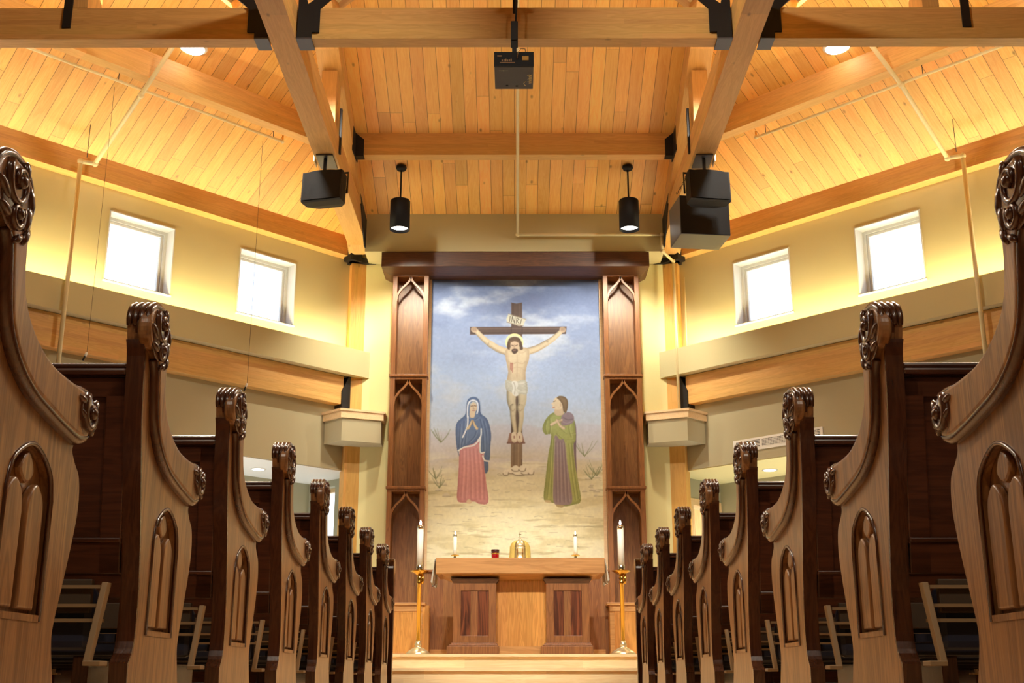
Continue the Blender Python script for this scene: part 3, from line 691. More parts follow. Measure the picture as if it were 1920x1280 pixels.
# crucified figure
SK = C(196, 170, 128); SKD = C(150, 122, 88)
stroke([(160, 244), (205, 290), (250, 326)], 13, 18, SK, shade=.35); stroke([(245, 320), (290, 348), (345, 366)], 18, 21, SK, shade=.35)
stroke([(652, 242), (600, 290), (556, 318)], 12, 17, SK, shade=.35); stroke([(560, 316), (505, 346), (440, 366)], 17, 21, SK, shade=.35)
for hx, hy, sgn_ in ((150, 238, -1), (655, 238, 1)):
    fill([(hx-15, hy-12), (hx+2, hy-17), (hx+16, hy-8), (hx+15, hy+12), (hx-2, hy+16), (hx-16, hy+6)], C(176, 146, 112))
    for k in range(4): stroke([(hx-10+7*k, hy-13), (hx-8+6*k, hy+3)], 2.2, 2.0, C(120, 92, 68), .7)
stroke([(240, 330), (290, 360), (335, 380)], 3, 3, SKD, .5); stroke([(560, 330), (510, 360), (470, 374)], 3, 3, SKD, .5)
T = [(330, 352), (360, 340), (392, 346), (430, 338), (462, 352), (464, 400), (452, 440), (444, 480), (440, 536), (392, 556), (340, 536), (344, 480), (338, 440), (330, 400)]
ins, d_ = fill(T, SK)
blend(ins*ss(9, 0, d_), SKD, .5)
for pts, r_, a_ in (([(395, 380), (396, 440), (394, 500)], 2.5, .4), ([(348, 420), (370, 432), (392, 424)], 3, .45), ([(400, 424), (424, 432), (446, 418)], 3, .45), ([(356, 362), (376, 370), (392, 368)], 2.4, .4), ([(404, 368), (424, 370), (444, 360)], 2.4, .4), ([(352, 470), (372, 456), (392, 452)], 2, .35), ([(438, 470), (420, 456), (398, 452)], 2, .35), ([(394, 500), (394, 508)], 3, .5)):
    stroke(pts, r_, r_, C(164, 134, 98), a_)
for x_ in (357, 363, 369): stroke([(x_, 428), (x_, 428+20+(x_ % 5)*8)], 1.6, 1.2, C(130, 50, 44), .9)
# legs
for P_, r0, r1 in (([(366, 570), (362, 640), (372, 690)], 31, 19), ([(372, 680), (372, 740), (384, 820)], 19, 11), ([(420, 570), (424, 640), (414, 690)], 30, 19), ([(414, 680), (418, 740), (408, 820)], 19, 11)):
    stroke(P_, r0, r1, C(202, 180, 136), shade=.4)
stroke([(392, 590), (392, 700), (395, 820)], 3, 2.5, C(112, 92, 66), .75)
for x_ in (370, 413): stroke([(x_-11, 692), (x_, 702), (x_+11, 692)], 2.5, 2.5, C(164, 138, 100), .6)
for x_ in (378, 410): fill([(x_-12, 826), (x_+8, 824), (x_+16, 860), (x_+10, 880), (x_-8, 880), (x_-16, 858)], C(220, 200, 162)); stroke([(x_, 846), (x_, 856)], 2.4, 2.4, C(120, 60, 50), .8); [stroke([(x_-9+5*k, 872), (x_-9+5*k, 880)], 1, 1, C(150, 124, 94), .6) for k in range(4)]
# loin cloth
ins, d_ = fill([(332, 524), (380, 534), (440, 526), (454, 560), (450, 606), (412, 604), (396, 616), (372, 600), (334, 580), (328, 550)], C(206, 196, 166)); blend(ins*ss(6, 0, d_), C(150, 140, 112), .5)
for k in range(6): stroke([(334, 536+8*k), (360, 548+7*k), (384, 544+5*k)], 2, 1.5, C(150, 138, 112), .6); stroke([(452, 540+9*k), (424, 552+7*k), (396, 548+5*k)], 2, 1.5, C(150, 138, 112), .55)
fill([(364, 536), (392, 532), (400, 560), (384, 580), (402, 604), (388, 618), (366, 600), (372, 570)], C(216, 206, 178)); stroke([(376, 540), (384, 566), (380, 606)], 2.5, 2, C(146, 134, 108), .7)
# head bowed
ins, d_ = fill([(344, 300), (356, 284), (384, 278), (410, 288), (420, 312), (428, 346), (412, 352), (404, 330), (360, 336), (352, 352), (338, 340)], C(82, 60, 42))
fill([(360, 308), (382, 302), (404, 310), (406, 338), (398, 362), (380, 374), (366, 362), (358, 336)], C(184, 152, 114))
stroke([(358, 306), (382, 299), (406, 308)], 5, 5, C(96, 72, 50), .9); stroke([(380, 322), (378, 340), (382, 346)], 2, 2.5, C(150, 116, 82), .7)
stroke([(364, 326), (374, 329)], 2, 2, C(80, 56, 40), .9); stroke([(386, 329), (397, 325)], 2, 2, C(80, 56, 40), .9)
fill([(364, 352), (380, 346), (398, 350), (396, 366), (380, 376), (368, 368)], C(70, 50, 38)); stroke([(374, 356), (386, 355)], 1.6, 1.6, C(156, 104, 86), .9)
stroke([(346, 312), (342, 330), (346, 344)], 5, 4, C(70, 50, 36), .9); stroke([(416, 310), (420, 330), (424, 346)], 6, 4, C(70, 50, 36), .9)
# woman in blue mantle and rose robe
ROSE = C(204, 146, 142); BL = C(104, 122, 146)
ins, d_ = fill([(66, 940), (90, 890), (190, 880), (206, 990), (216, 1100), (230, 1222), (180, 1232), (150, 1218), (100, 1224), (54, 1212), (56, 1120), (62, 1020)], ROSE)
blend(ins*ss(7, 0, d_), C(166, 104, 104), .5)
for x0, x1 in ((84, 72), (104, 96), (124, 130), (146, 158), (168, 184), (190, 208)):
    stroke([(x0, 920), ((x0+x1)/2+4, 1060), (x1, 1206)], 4, 6, C(172, 112, 112), .35); stroke([(x0+10, 930), ((x0+x1)/2+14, 1060), (x1+10, 1196)], 3, 4, C(224, 174, 166), .35)
fill([(106, 1214), (122, 1206), (136, 1222), (124, 1232), (108, 1228)], C(220, 196, 160))
ins, d_ = fill([(206, 980), (228, 990), (230, 1040), (212, 1056)], C(90, 106, 132))
ins, d_ = fill([(112, 640), (132, 624), (156, 622), (178, 640), (184, 680), (188, 716), (226, 752), (246, 830), (242, 900), (236, 990), (208, 972), (206, 942), (180, 936), (184, 850), (150, 886), (96, 904), (62, 930), (66, 960), (52, 920), (44, 830), (52, 768), (96, 726), (104, 680)], BL)
blend(ins*ss(8, 0, d_), C(72, 88, 116), .55)
for pts in ([(70, 780), (66, 850), (62, 910)], [(92, 760), (88, 840), (76, 900)], [(204, 760), (220, 840), (222, 960)], [(184, 750), (200, 830), (204, 930)], [(110, 740), (140, 756), (172, 742)], [(108, 780), (102, 840), (96, 890)], [(160, 820), (150, 850), (120, 880)], [(118, 650), (108, 700), (104, 740)], [(176, 650), (182, 700), (190, 730)]):
    stroke(pts, 3.4, 3.0, C(72, 88, 114), .6); stroke([(x+8, y) for x, y in pts], 2.6, 2.2, C(140, 156, 172), .45)
WH = C(232, 230, 216)
for pts in ([(112, 736), (112, 680), (122, 650), (146, 640), (168, 654), (172, 690), (166, 716)], [(114, 734), (110, 790), (84, 852)], [(60, 928), (94, 908), (150, 896), (186, 850), (190, 804)], [(186, 850), (184, 934), (208, 938)], [(198, 958), (210, 984), (234, 988)]):
    stroke(pts, 4.2, 4.0, WH, .95, soft=.7)
fill([(128, 668), (144, 652), (162, 662), (166, 690), (158, 706), (150, 738), (126, 736), (124, 700)], C(216, 188, 146))
stroke([(128, 664), (146, 650), (162, 660)], 4, 4, C(196, 190, 168), .9)
stroke([(132, 674), (142, 672)], 2, 2, C(90, 66, 50), .9); stroke([(150, 670), (160, 673)], 2, 2, C(90, 66, 50), .9); stroke([(147, 674), (144, 688), (150, 690)], 1.8, 1.8, C(160, 124, 90), .8); stroke([(140, 699), (152, 699)], 1.8, 1.8, C(160, 84, 76), .9)
for m_x in (-1, 1): stroke([(140+m_x*26, 802), (140+m_x*14, 784), (140+m_x*3, 758)], 8, 5, C(220, 190, 142), shade=.3)
for k in (-1, 0, 1): stroke([(140+k*5, 778), (140+k*3, 756)], 1.2, 1, C(150, 112, 78), .7)
# man in green robe and mauve cloak
GR = C(164, 166, 96); MV = C(146, 126, 124)
fill([(716, 770), (732, 800), (732, 960), (736, 1080), (720, 1000)], C(112, 92, 96))
ins, d_ = fill([(600, 712), (640, 716), (700, 716), (722, 760), (730, 860), (716, 900), (724, 1000), (744, 1110), (758, 1214), (720, 1236), (660, 1246), (600, 1226), (548, 1208), (556, 1100), (572, 960), (590, 840), (556, 836), (540, 800), (560, 748)], GR)
blend(ins*ss(8, 0, d_), C(116, 120, 62), .5)
ins, d_ = fill([(608, 850), (640, 866), (664, 870), (680, 1000), (700, 1120), (708, 1222), (660, 1240), (604, 1222), (602, 1060)], MV)
for x0, x1 in ((616, 620), (634, 640), (650, 664), (664, 686)):
    stroke([(x0, 880), ((x0+x1)/2, 1050), (x1, 1220)], 3.5, 4.5, C(112, 94, 96), .42); stroke([(x0+8, 884), ((x0+x1)/2+8, 1050), (x1+9, 1216)], 2.6, 3, C(176, 158, 150), .45)
for pts in ([(592, 860), (582, 1040), (566, 1200)], [(604, 860), (596, 1040), (588, 1210)], [(690, 890), (704, 1040), (728, 1210)], [(706, 890), (724, 1060), (744, 1200)], [(560, 760), (556, 800), (562, 830)], [(580, 740), (584, 790), (580, 832)], [(620, 830), (660, 862), (712, 868)], [(640, 800), (680, 830), (722, 830)], [(700, 760), (690, 800), (704, 850)]):
    stroke(pts, 3.4, 3.4, C(122, 126, 68), .5); stroke([(x+7, y+2) for x, y in pts], 2.6, 2.6, C(196, 196, 128), .4)
ins, d_ = fill([(652, 726), (690, 708), (718, 730), (716, 766), (690, 780), (662, 786), (644, 770)], MV); stroke([(660, 740), (684, 752), (712, 748)], 3, 3, C(108, 90, 94), .6); stroke([(656, 764), (680, 772), (708, 762)], 3, 3, C(176, 158, 150), .5)
stroke([(592, 780), (620, 764), (650, 754)], 9, 6, C(224, 198, 156), shade=.3); stroke([(662, 800), (640, 784), (622, 752)], 9, 5, C(220, 192, 150), shade=.3)
for k in range(3): stroke([(630+6*k, 750), (644+5*k, 768)], 1.2, 1.2, C(156, 122, 88), .7)
fill([(608, 716), (616, 680), (650, 676), (662, 716), (634, 730)], C(204, 176, 134))
fill([(600, 652), (612, 628), (640, 622), (660, 644), (656, 680), (634, 694), (608, 690), (594, 684), (598, 670), (590, 660)], C(222, 196, 152))
ins, d_ = fill([(622, 626), (640, 616), (668, 622), (684, 644), (684, 680), (674, 712), (660, 704), (654, 672), (648, 656), (636, 640)], C(132, 106, 74)); blend(ins*ss(5, 0, d_), C(94, 72, 48), .5)
stroke([(604, 648), (614, 644)], 1.8, 1.8, C(96, 70, 50), .9); stroke([(600, 682), (610, 680)], 1.6, 1.6, C(160, 92, 80), .9); fill([(640, 660), (650, 660), (648, 676), (640, 674)], C(204, 170, 128))
fill([(556, 1210), (586, 1214), (584, 1226), (556, 1222)], C(196, 176, 130)); fill([(620, 1236), (660, 1242), (650, 1254), (622, 1248)], C(176, 156, 110))
br = fbm(40, 40, 2, 77); IMG = IMG*(1+(br-.5)[..., None]*.07)
IMG = np.clip(IMG, 0, 255)/255
tk = ss(900, 760, PYg)[..., None]; IMG = np.clip(IMG*(1+tk*(np.array([.90, .97, 1.12])-1)), 0, 1)
LIN = np.where(IMG <= .04045, IMG/12.92, ((IMG+.055)/1.055)**2.4)
me = bpy.data.meshes.new('painting')
vs = np.stack([GX, np.full_like(GX, 0), GZ], -1).reshape(-1, 3)
idx = np.arange(NXg*NZg).reshape(NZg, NXg)
quads = np.stack([idx[:-1, :-1], idx[:-1, 1:], idx[1:, 1:], idx[1:, :-1]], -1).reshape(-1, 4)
me.vertices.add(len(vs)); me.vertices.foreach_set('co', vs.astype(np.float32).ravel())
me.loops.add(quads.size); me.loops.foreach_set('vertex_index', quads.ravel().astype(np.int32))
me.polygons.add(len(quads)); me.polygons.foreach_set('loop_start', np.arange(0, quads.size, 4, dtype=np.int32))
me.update(calc_edges=True)
ca = me.color_attributes.new('paint', 'FLOAT_COLOR', 'POINT')
ca.data.foreach_set('color', np.concatenate([LIN.reshape(-1, 3), np.ones((len(vs), 1))], 1).astype(np.float32).ravel())
m, nt, p = newmat('mural_paint'); a_ = N(nt, 'ShaderNodeAttribute'); a_.attribute_name = 'paint'
nt.links.new(a_.outputs['Color'], p.inputs['Base Color']); p.inputs['Roughness'].default_value = .75
me.materials.append(m)
mu = empty('mural', (0, 13.6, MZ0), 'tall painted mural of a crucifixion with two standing robed figures, behind the altar', 'mural')
pm = bpy.data.objects.new('painting', me); COL.objects.link(pm); pm.parent = mu; pm.location = (0, MY-13.6, -MZ0)
MB().box(MX0, MX1, MY-13.6+.001, .03, 0, MZ1-MZ0).build('panel', M['cloth'], mu)
MB().box(MX0-.03, MX0, MY-13.6-.02, MY-13.6+.02, 0, MZ1-MZ0).box(MX1, MX1+.038, MY-13.6-.02, MY-13.6+.02, 0, MZ1-MZ0).box(MX0-.012, MX1+.012, MY-13.6-.02, MY-13.6+.02, MZ1-MZ0-.001, MZ1-MZ0+.012).build('frame', M['pine_trim'], mu)

# ------------------------------------------------------------------ altar
al = empty('altar', (.055, 12.2, .315), 'wooden altar with a thick golden slab top on two dark walnut pedestals', 'altar')
MB().box(-.845, .845, -.30, .42, .79, .945).build('slab', M['cherry_h'], al, bevel=.004)
MB().hexa([(-.70, -.12, .745), (.70, -.12, .745), (.70, .36, .745), (-.70, .36, .745), (-.79, -.26, .79), (.79, -.26, .79), (.79, .40, .79), (-.79, .40, .79)]).build('slab_moulding', M['cherry_h'], al)
MB().box(-.26, .27, -.08, .36, 0, .75).build('centre_panel', M['cherry'], al)
MB().box(-.225, .225, -.10, -.08, 0, .09).build('skirting', M['cherry_h'], al)
for cx_ in (-.455, .475):
    x0, x1 = cx_-.215, cx_+.215; y0 = -.20
    pd = MB().box(x0, x1, y0+.02, .18, .09, .72)
    for a, b, c, d in ((x0, x0+.075, .12, .72), (x1-.075, x1, .12, .72), (x0+.075, x1-.075, .63, .72), (x0+.075, x1-.075, .12, .19)):
        pd.box(a, b, y0, y0+.02, c, d)
    pd.build('pedestal', M['walnut_f'], al, bevel=.002)
    MB().box(x0+.075, x1-.075, y0+.012, y0+.0195, .19, .63).build('burl_panel', M['burl'], al)
    MB().box(x0+.175, x0+.245, y0+.008, y0+.012, .19, .63).build('centre_stile', M['walnut'], al)
    MB().hexa([(x0, y0, .70), (x1, y0, .70), (x1, .2, .70), (x0, .2, .70), (x0-.03, y0-.03, .745), (x1+.03, y0-.03, .745), (x1+.03, .2, .745), (x0-.03, .2, .745)]).build('capital', M['walnut_h'], al)
    MB().box(x0-.055, x1+.03, y0-.055, .2, 0, .09).box(x0-.035, x1+.02, y0-.035, .2, .09, .105).box(x0-.018, x1+.012, y0-.018, .2, .105, .12).build('plinth', M['walnut_f'], al, bevel=.003)
cl_ = MB().box(-.80, .90, 12.0, 12.55, 1.26, 1.264)
def lace(x, sx, z0, z1, y0, y1):
    mb = MB(); n = 18; vs = []
    for i in range(n+1):
        y = y0+(y1-y0)*i/n; zz = z0+.02*math.sin(i*2.1)
        for (xx, z) in ((x, z1), (x+sx*(.012+.012*math.sin(i*1.7)), (z0+z1)/2), (x+sx*(.022+.02*math.sin(i*1.3)), zz)):
            vs += [(xx, y, z), (xx+.003, y, z)]
    fs = []
    for i in range(n):
        for j in range(2):
            a = i*6+j*2; b = a+6; fs += [(a, a+2, b+2, b), (a+1, b+1, b+3, a+3)]
    return mb.add(vs, fs, True)
lc = lace(-.81, -1, 1.02, 1.262, 12.05, 12.5); lc2 = lace(.915, 1, 1.04, 1.262, 12.05, 12.5)
cl_.add(lc.v, lc.f, True); cl_.add(lc2.v, lc2.f, True)
tag(cl_.build('altar_cloth', M['cloth']), 'white lace altar cloth hanging over both ends of the altar slab', 'cloth')

# tabernacle, sanctuary lamp, candles
tb = empty('tabernacle', (.055, 12.3, 1.264), 'small domed golden tabernacle with a cross, on the middle of the altar', 'tabernacle')
MB().lathe([(.088, 0), (.09, .01), (.082, .02), (.082, .12), (.088, .125), (.088, .135), (.08, .14)], seg=28).build('body', M['goldp'], tb)
MB().lathe([(.082, .138), (.078, .165), (.064, .19), (.042, .21), (.018, .222), (.008, .235), (.012, .243), (.004, .25)], seg=28).build('dome', M['goldp'], tb)
c_ = MB().box(-.003, .003, -.003, .003, .248, .292).box(-.014, .014, -.003, .003, .27, .276); c_.build('cross', M['gold'], tb)
r_ = MB()
for k in range(10):
    q = 2*math.pi*k/10; r_.tube([(.087*math.cos(q), .087*math.sin(q), .02), (.089*math.cos(q), .089*math.sin(q), .12)], .004, 6)
r_.build('columns', M['gold'], tb)
vl = MB(); vs_ = []; fs_ = []; nq = 26
for i_ in range(nq+1):
    q = math.radians(-58+296*i_/nq); rr_ = .104+.004*math.sin(i_*2.4)
    for kk, (r__, z__) in enumerate(((1.06, 0), (1.0, .10), (.98, .145), (.80, .185), (.45, .212))):
        for dr in (0, .003): vs_.append(((rr_*r__+dr)*math.cos(q), (rr_*r__+dr)*math.sin(q), z__))
for i_ in range(nq):
    for kk in range(4):
        a_ = i_*10+kk*2; b_ = a_+10; fs_ += [(a_, b_, b_+2, a_+2), (a_+1, a_+3, b_+3, b_+1)]
vl.add(vs_, fs_, True).build('veil', M['goldcloth'], tb)
sl = empty('sanctuary_lamp', (-.20, 12.2, 1.264), 'small red glass votive lamp left of the golden tabernacle', 'lamp')
MB().lathe([(.034, 0), (.038, .01), (.04, .05), (.036, .062), (.04, .075)], seg=20).build('glass', M['redglass'], sl)
MB().lathe([(.041, .062), (.043, .067), (.041, .072)], seg=20, caps=False).build('rim', M['gold'], sl)
MB().lathe([(.040, .074), (.043, .108), (.038, .108)], seg=20).build('upper_cup', plain('dark_ruby', srgb(60, 12, 12), .2), sl)
def altar_candle(x, lab):
    e = empty('altar_candle', (x, 12.3, 1.264), lab, 'candle', 'altar candles')
    MB().lathe([(.026, 0), (.02, .012), (.012, .02), (.018, .03), (.014, .045), (.012, .055)], seg=18).build('base', M['silver'], e)
    MB().lathe([(.012, .052), (.042, .058), (.044, .064), (.014, .062)], seg=24).build('drip_pan', M['gold'], e)
    MB().lathe([(.0185, .062), (.0185, .252)], seg=18).build('wax', M['wax'], e)
    MB().lathe([(.0195, .252), (.0195, .275), (.008, .278)], seg=18).build('follower', M['silver'], e)
    MB().lathe([(.002, .276), (.006, .285), (.005, .296), (.0008, .31)], seg=10).build('flame', M['flame'], e)
altar_candle(at_y(853, 1040, 12.3).x, 'short white candle on the altar, left of the red lamp')
altar_candle(at_y(1079, 1040, 12.3).x, 'short white candle on the altar, right of the tabernacle')
def floor_candle(x, lab):
    e = empty('candle_stand', (x, 11.6, .315), lab, 'candle stand', 'floor candle stands')
    MB().lathe([(.115, 0), (.115, .012), (.10, .03), (.06, .055), (.03, .07), (.03, .085), (.036, .095), (.024, .11), (.022, .13)], seg=28).build('base', M['goldp'], e)
    MB().lathe([(.021, .12), (.021, .66), (.026, .665), (.026, .69), (.018, .70), (.030, .72), (.018, .745)], seg=8).build('shaft', M['gold'], e)
    MB().lathe([(.018, .74), (.035, .755), (.092, .785), (.095, .792), (.03, .775)], seg=6).build('dish', M['gold'], e)
    MB().tube([(.03, -.01, .76), (.034, -.012, .70), (.03, -.01, .665)], .012, 8).build('drip_guard', M['gold'], e)
    MB().lathe([(.034, .775), (.034, .84), (.03, .845)], seg=20).build('socket', M['silver'], e)
    MB().lathe([(.031, .84), (.031, 1.19)], seg=20).build('wax', M['wax'], e)
    MB().lathe([(.0325, 1.19), (.0325, 1.225), (.012, 1.23)], seg=20).build('follower', M['silver'], e)
    MB().lathe([(.003, 1.228), (.011, 1.245), (.009, 1.262), (.001, 1.285)], seg=12).build('flame', M['flame'], e)
floor_candle(at_y(785, 1150, 11.6).x, 'tall brass floor candle stand with a lit candle, left of the altar')
floor_candle(at_y(1167, 1150, 11.6).x, 'tall brass floor candle stand with a lit candle, right of the altar')

# ------------------------------------------------------------------ pews
PEWY = [1.86, 2.76, 3.66, 4.57, 5.48, 6.40, 7.31, 8.23]
AX = .92; PT = .022; PL = 3.75
OUT = [(.13, .0), (.13, .06), (.125, .118), (.135, .128), (.158, .17), (.159, .29), (.127, .46), (.068, .70), (.048, .853), (.028, .90), (.022, .945), (.045, .978), (.09, .99), (.14, .987), (.18, .965), (.19, .92),
       (.178, .85), (.195, .765), (.25, .712), (.34, .678), (.43, .668), (.52, .666), (.575, .655), (.592, .62), (.575, .585), (.555, .56), (.548, .538), (.570, .515), (.600, .49), (.612, .43), (.598, .36), (.570, .27), (.545, .195), (.541, .155), (.56, .10), (.575, .06), (.575, .0)]
def rect_smooth(pts):
    return [(p.x, p.y) for p in smooth_curve([(a, b, 0) for a, b in pts], 4, True)]
def sm_keep(pts):     # smooth everything except the square foot corners
    body = smooth_curve([(a, b, 0) for a, b in pts[2:-1]], 4)
    return [pts[0], pts[1]]+[(p.x, p.y) for p in body]+[pts[-1]]
def arch(y0, y1, z0, zs, zt, n=7):   # gothic-ish rounded arch outline
    c = (y0+y1)/2; L_ = [(y0, z0)]
    L_ += [(p.x, p.y) for p in smooth_curve([(y0, zs, 0), (y0+(c-y0)*.22, zs+(zt-zs)*.6, 0), (c, zt, 0), (y1-(c-y0)*.22, zs+(zt-zs)*.6, 0), (y1, zs, 0)], n)]
    return L_+[(y1, z0)]
def inset(pts, d):
    n = len(pts); out = []; A = sum(pts[i][0]*pts[(i+1) % n][1]-pts[(i+1) % n][0]*pts[i][1] for i in range(n)); sg = 1 if A > 0 else -1
    for i in range(n):
        a = Vector(pts[i-1]); b = Vector(pts[i]); c = Vector(pts[(i+1) % n])
        e1 = (b-a); e2 = (c-b)
        if e1.length < 1e-7 or e2.length < 1e-7: out.append(tuple(b)); continue
        n1 = Vector((-e1.y, e1.x)).normalized()*sg; n2 = Vector((-e2.y, e2.x)).normalized()*sg
        m = (n1+n2); m = m.normalized() if m.length > 1e-6 else n1; k = max(.5, m.dot(n1)); out.append(tuple(b+m*d/k))
    return out
RY0, RY1, RZ0, RZS, RZT = .245, .462, .188, .42, .515    # recess
def mk_end(xs, parent, full=True):
    """end panel whose aisle face is at local x=0 and which extends to +x*xs"""
    e_out = sm_keep(OUT)
    back = plate2d([e_out], .018, .0); back.tf(Matrix.Translation((.031, 0, 0)))
    pan = MB(); pan.add(back.v, back.f)
    if full:
        hole = arch(RY0, RY1, RZ0, RZS, RZT)
        front = plate2d([e_out, hole], .022, .002); front.tf(Matrix.Translation((.011, 0, 0)))
        pan.add(front.v, front.f)
    else:
        front = plate2d([e_out], .022, .003); front.tf(Matrix.Translation((.011, 0, 0))); pan.add(front.v, front.f)
    if xs < 0: pan.v = [(-x, y, z) for x, y, z in pan.v]
    po = pan.build('end_panel', M['pew'], parent, bevel=.0)
    if not full: return po
    # raised front rim from the head scroll to the arm scroll
    rim = [(.085, .87), (.115, .83), (.128, .77), (.15, .70), (.20, .645), (.28, .605), (.37, .585), (.46, .57), (.53, .565), (.582, .58), (.596, .615), (.575, .652), (.52, .664), (.43, .666), (.34, .675), (.25, .709), (.193, .762), (.174, .85), (.182, .91), (.172, .955), (.135, .982), (.08, .987), (.035, .972), (.012, .94), (.014, .90), (.045, .875)]
    r_ = plate2d([rect_smooth(rim)], .034, .009, 3); r_.tf(Matrix.Translation((-.005, 0, 0)))
    # head: three rounded ridges rolled over the top, like carved lobes
    if xs < 0: r_.v = [(-x, y, z) for x, y, z in r_.v]
    r_.build('raised_rim', M['pew'], po)
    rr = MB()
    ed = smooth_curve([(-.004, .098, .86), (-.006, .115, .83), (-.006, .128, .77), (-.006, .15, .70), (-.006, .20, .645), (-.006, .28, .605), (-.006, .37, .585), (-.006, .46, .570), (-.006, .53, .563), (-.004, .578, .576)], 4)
    rr.tube(ed, .0155, 8)  # dark tube standing in for the shadow line inside the rim
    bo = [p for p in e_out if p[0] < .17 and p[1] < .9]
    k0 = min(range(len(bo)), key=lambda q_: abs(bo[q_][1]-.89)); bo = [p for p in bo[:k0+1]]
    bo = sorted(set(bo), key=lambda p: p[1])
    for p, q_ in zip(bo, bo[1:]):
        rr.hexa([(-.002, p[0]-.004, p[1]), (.042, p[0]-.004, p[1]), (.042, p[0]+.004, p[1]), (-.002, p[0]+.004, p[1]), (-.002, q_[0]-.004, q_[1]), (.042, q_[0]-.004, q_[1]), (.042, q_[0]+.004, q_[1]), (-.002, q_[0]+.004, q_[1])])  # dark strips put the shade of the post's rear edge into colour
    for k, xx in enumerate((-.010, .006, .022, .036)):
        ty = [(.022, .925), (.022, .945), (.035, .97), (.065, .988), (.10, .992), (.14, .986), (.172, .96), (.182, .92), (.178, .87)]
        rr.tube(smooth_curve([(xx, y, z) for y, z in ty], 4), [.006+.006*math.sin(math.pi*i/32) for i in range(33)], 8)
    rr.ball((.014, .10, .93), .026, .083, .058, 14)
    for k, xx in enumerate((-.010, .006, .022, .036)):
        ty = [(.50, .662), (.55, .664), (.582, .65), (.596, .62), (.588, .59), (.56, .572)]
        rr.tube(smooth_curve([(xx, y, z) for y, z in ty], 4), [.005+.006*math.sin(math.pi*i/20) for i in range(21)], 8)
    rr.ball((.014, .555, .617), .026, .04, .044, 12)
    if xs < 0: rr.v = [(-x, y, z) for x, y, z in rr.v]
    rr.build('ridges_and_shade_strips', M['pew_post'], po)
    # leaf carving on both scrolls
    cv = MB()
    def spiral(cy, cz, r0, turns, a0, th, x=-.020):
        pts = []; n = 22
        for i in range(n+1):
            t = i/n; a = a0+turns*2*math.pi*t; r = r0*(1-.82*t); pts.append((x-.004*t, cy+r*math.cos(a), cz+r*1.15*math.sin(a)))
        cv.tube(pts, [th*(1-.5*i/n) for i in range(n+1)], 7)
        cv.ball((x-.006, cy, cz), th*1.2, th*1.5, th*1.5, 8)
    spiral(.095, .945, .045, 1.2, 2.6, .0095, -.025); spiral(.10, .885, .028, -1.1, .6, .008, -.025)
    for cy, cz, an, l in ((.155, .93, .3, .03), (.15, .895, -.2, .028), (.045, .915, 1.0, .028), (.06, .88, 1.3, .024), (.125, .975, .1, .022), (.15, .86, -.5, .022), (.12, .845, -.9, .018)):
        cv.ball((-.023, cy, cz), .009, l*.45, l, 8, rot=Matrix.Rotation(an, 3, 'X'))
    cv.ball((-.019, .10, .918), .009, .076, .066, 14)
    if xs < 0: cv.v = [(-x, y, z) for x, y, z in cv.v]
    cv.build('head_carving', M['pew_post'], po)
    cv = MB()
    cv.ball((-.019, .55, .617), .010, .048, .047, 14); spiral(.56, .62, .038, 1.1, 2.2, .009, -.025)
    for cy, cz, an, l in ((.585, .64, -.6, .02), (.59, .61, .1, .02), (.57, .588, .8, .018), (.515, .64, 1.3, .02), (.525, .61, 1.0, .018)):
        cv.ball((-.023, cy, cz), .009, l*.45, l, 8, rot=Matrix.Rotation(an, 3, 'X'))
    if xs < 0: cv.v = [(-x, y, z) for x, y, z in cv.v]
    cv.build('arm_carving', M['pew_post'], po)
    # arched tracery in the recess: two lancets and a sill
    tr = MB(); w = (RY1-RY0)
    rimo = arch(RY0, RY1, RZ0, RZS, RZT)
    for a, b in ((RY0+.018, RY0+w*.5-.010), (RY0+w*.5+.010, RY1-.018)):
        l = plate2d([arch(a, b, RZ0+.02, RZS-.035, RZS+.025)], .018, .006, 3); l.tf(Matrix.Translation((.0135, 0, 0))); tr.add(l.v, l.f)
    dia = plate2d([rect_smooth([(RY0+w*.5-.032, RZS+.045), (RY0+w*.5, RZS+.02), (RY0+w*.5+.032, RZS+.045), (RY0+w*.5, RZS+.082)])], .016, .005, 2); dia.tf(Matrix.Translation((.0155, 0, 0))); tr.add(dia.v, dia.f)
    tr.add(*(lambda b: (b.v, b.f))(MB().box(-.002, .021, RY0+.002, RY1-.002, RZ0-.001, RZ0+.012)))
    rm = MB().tube([(.0005, y, z) for y, z in arch(RY0, RY1, RZ0, RZS, RZT)], .0055, 6)  # dark bead painted in to deepen the shade around the recess
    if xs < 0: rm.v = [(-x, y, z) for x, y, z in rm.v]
    rm.build('arch_shade_bead', M['pew_post'], po)
    if xs < 0: tr.v = [(-x, y, z) for x, y, z in tr.v]
    tr.build('arched_tracery', M['pew'], po)
    return po

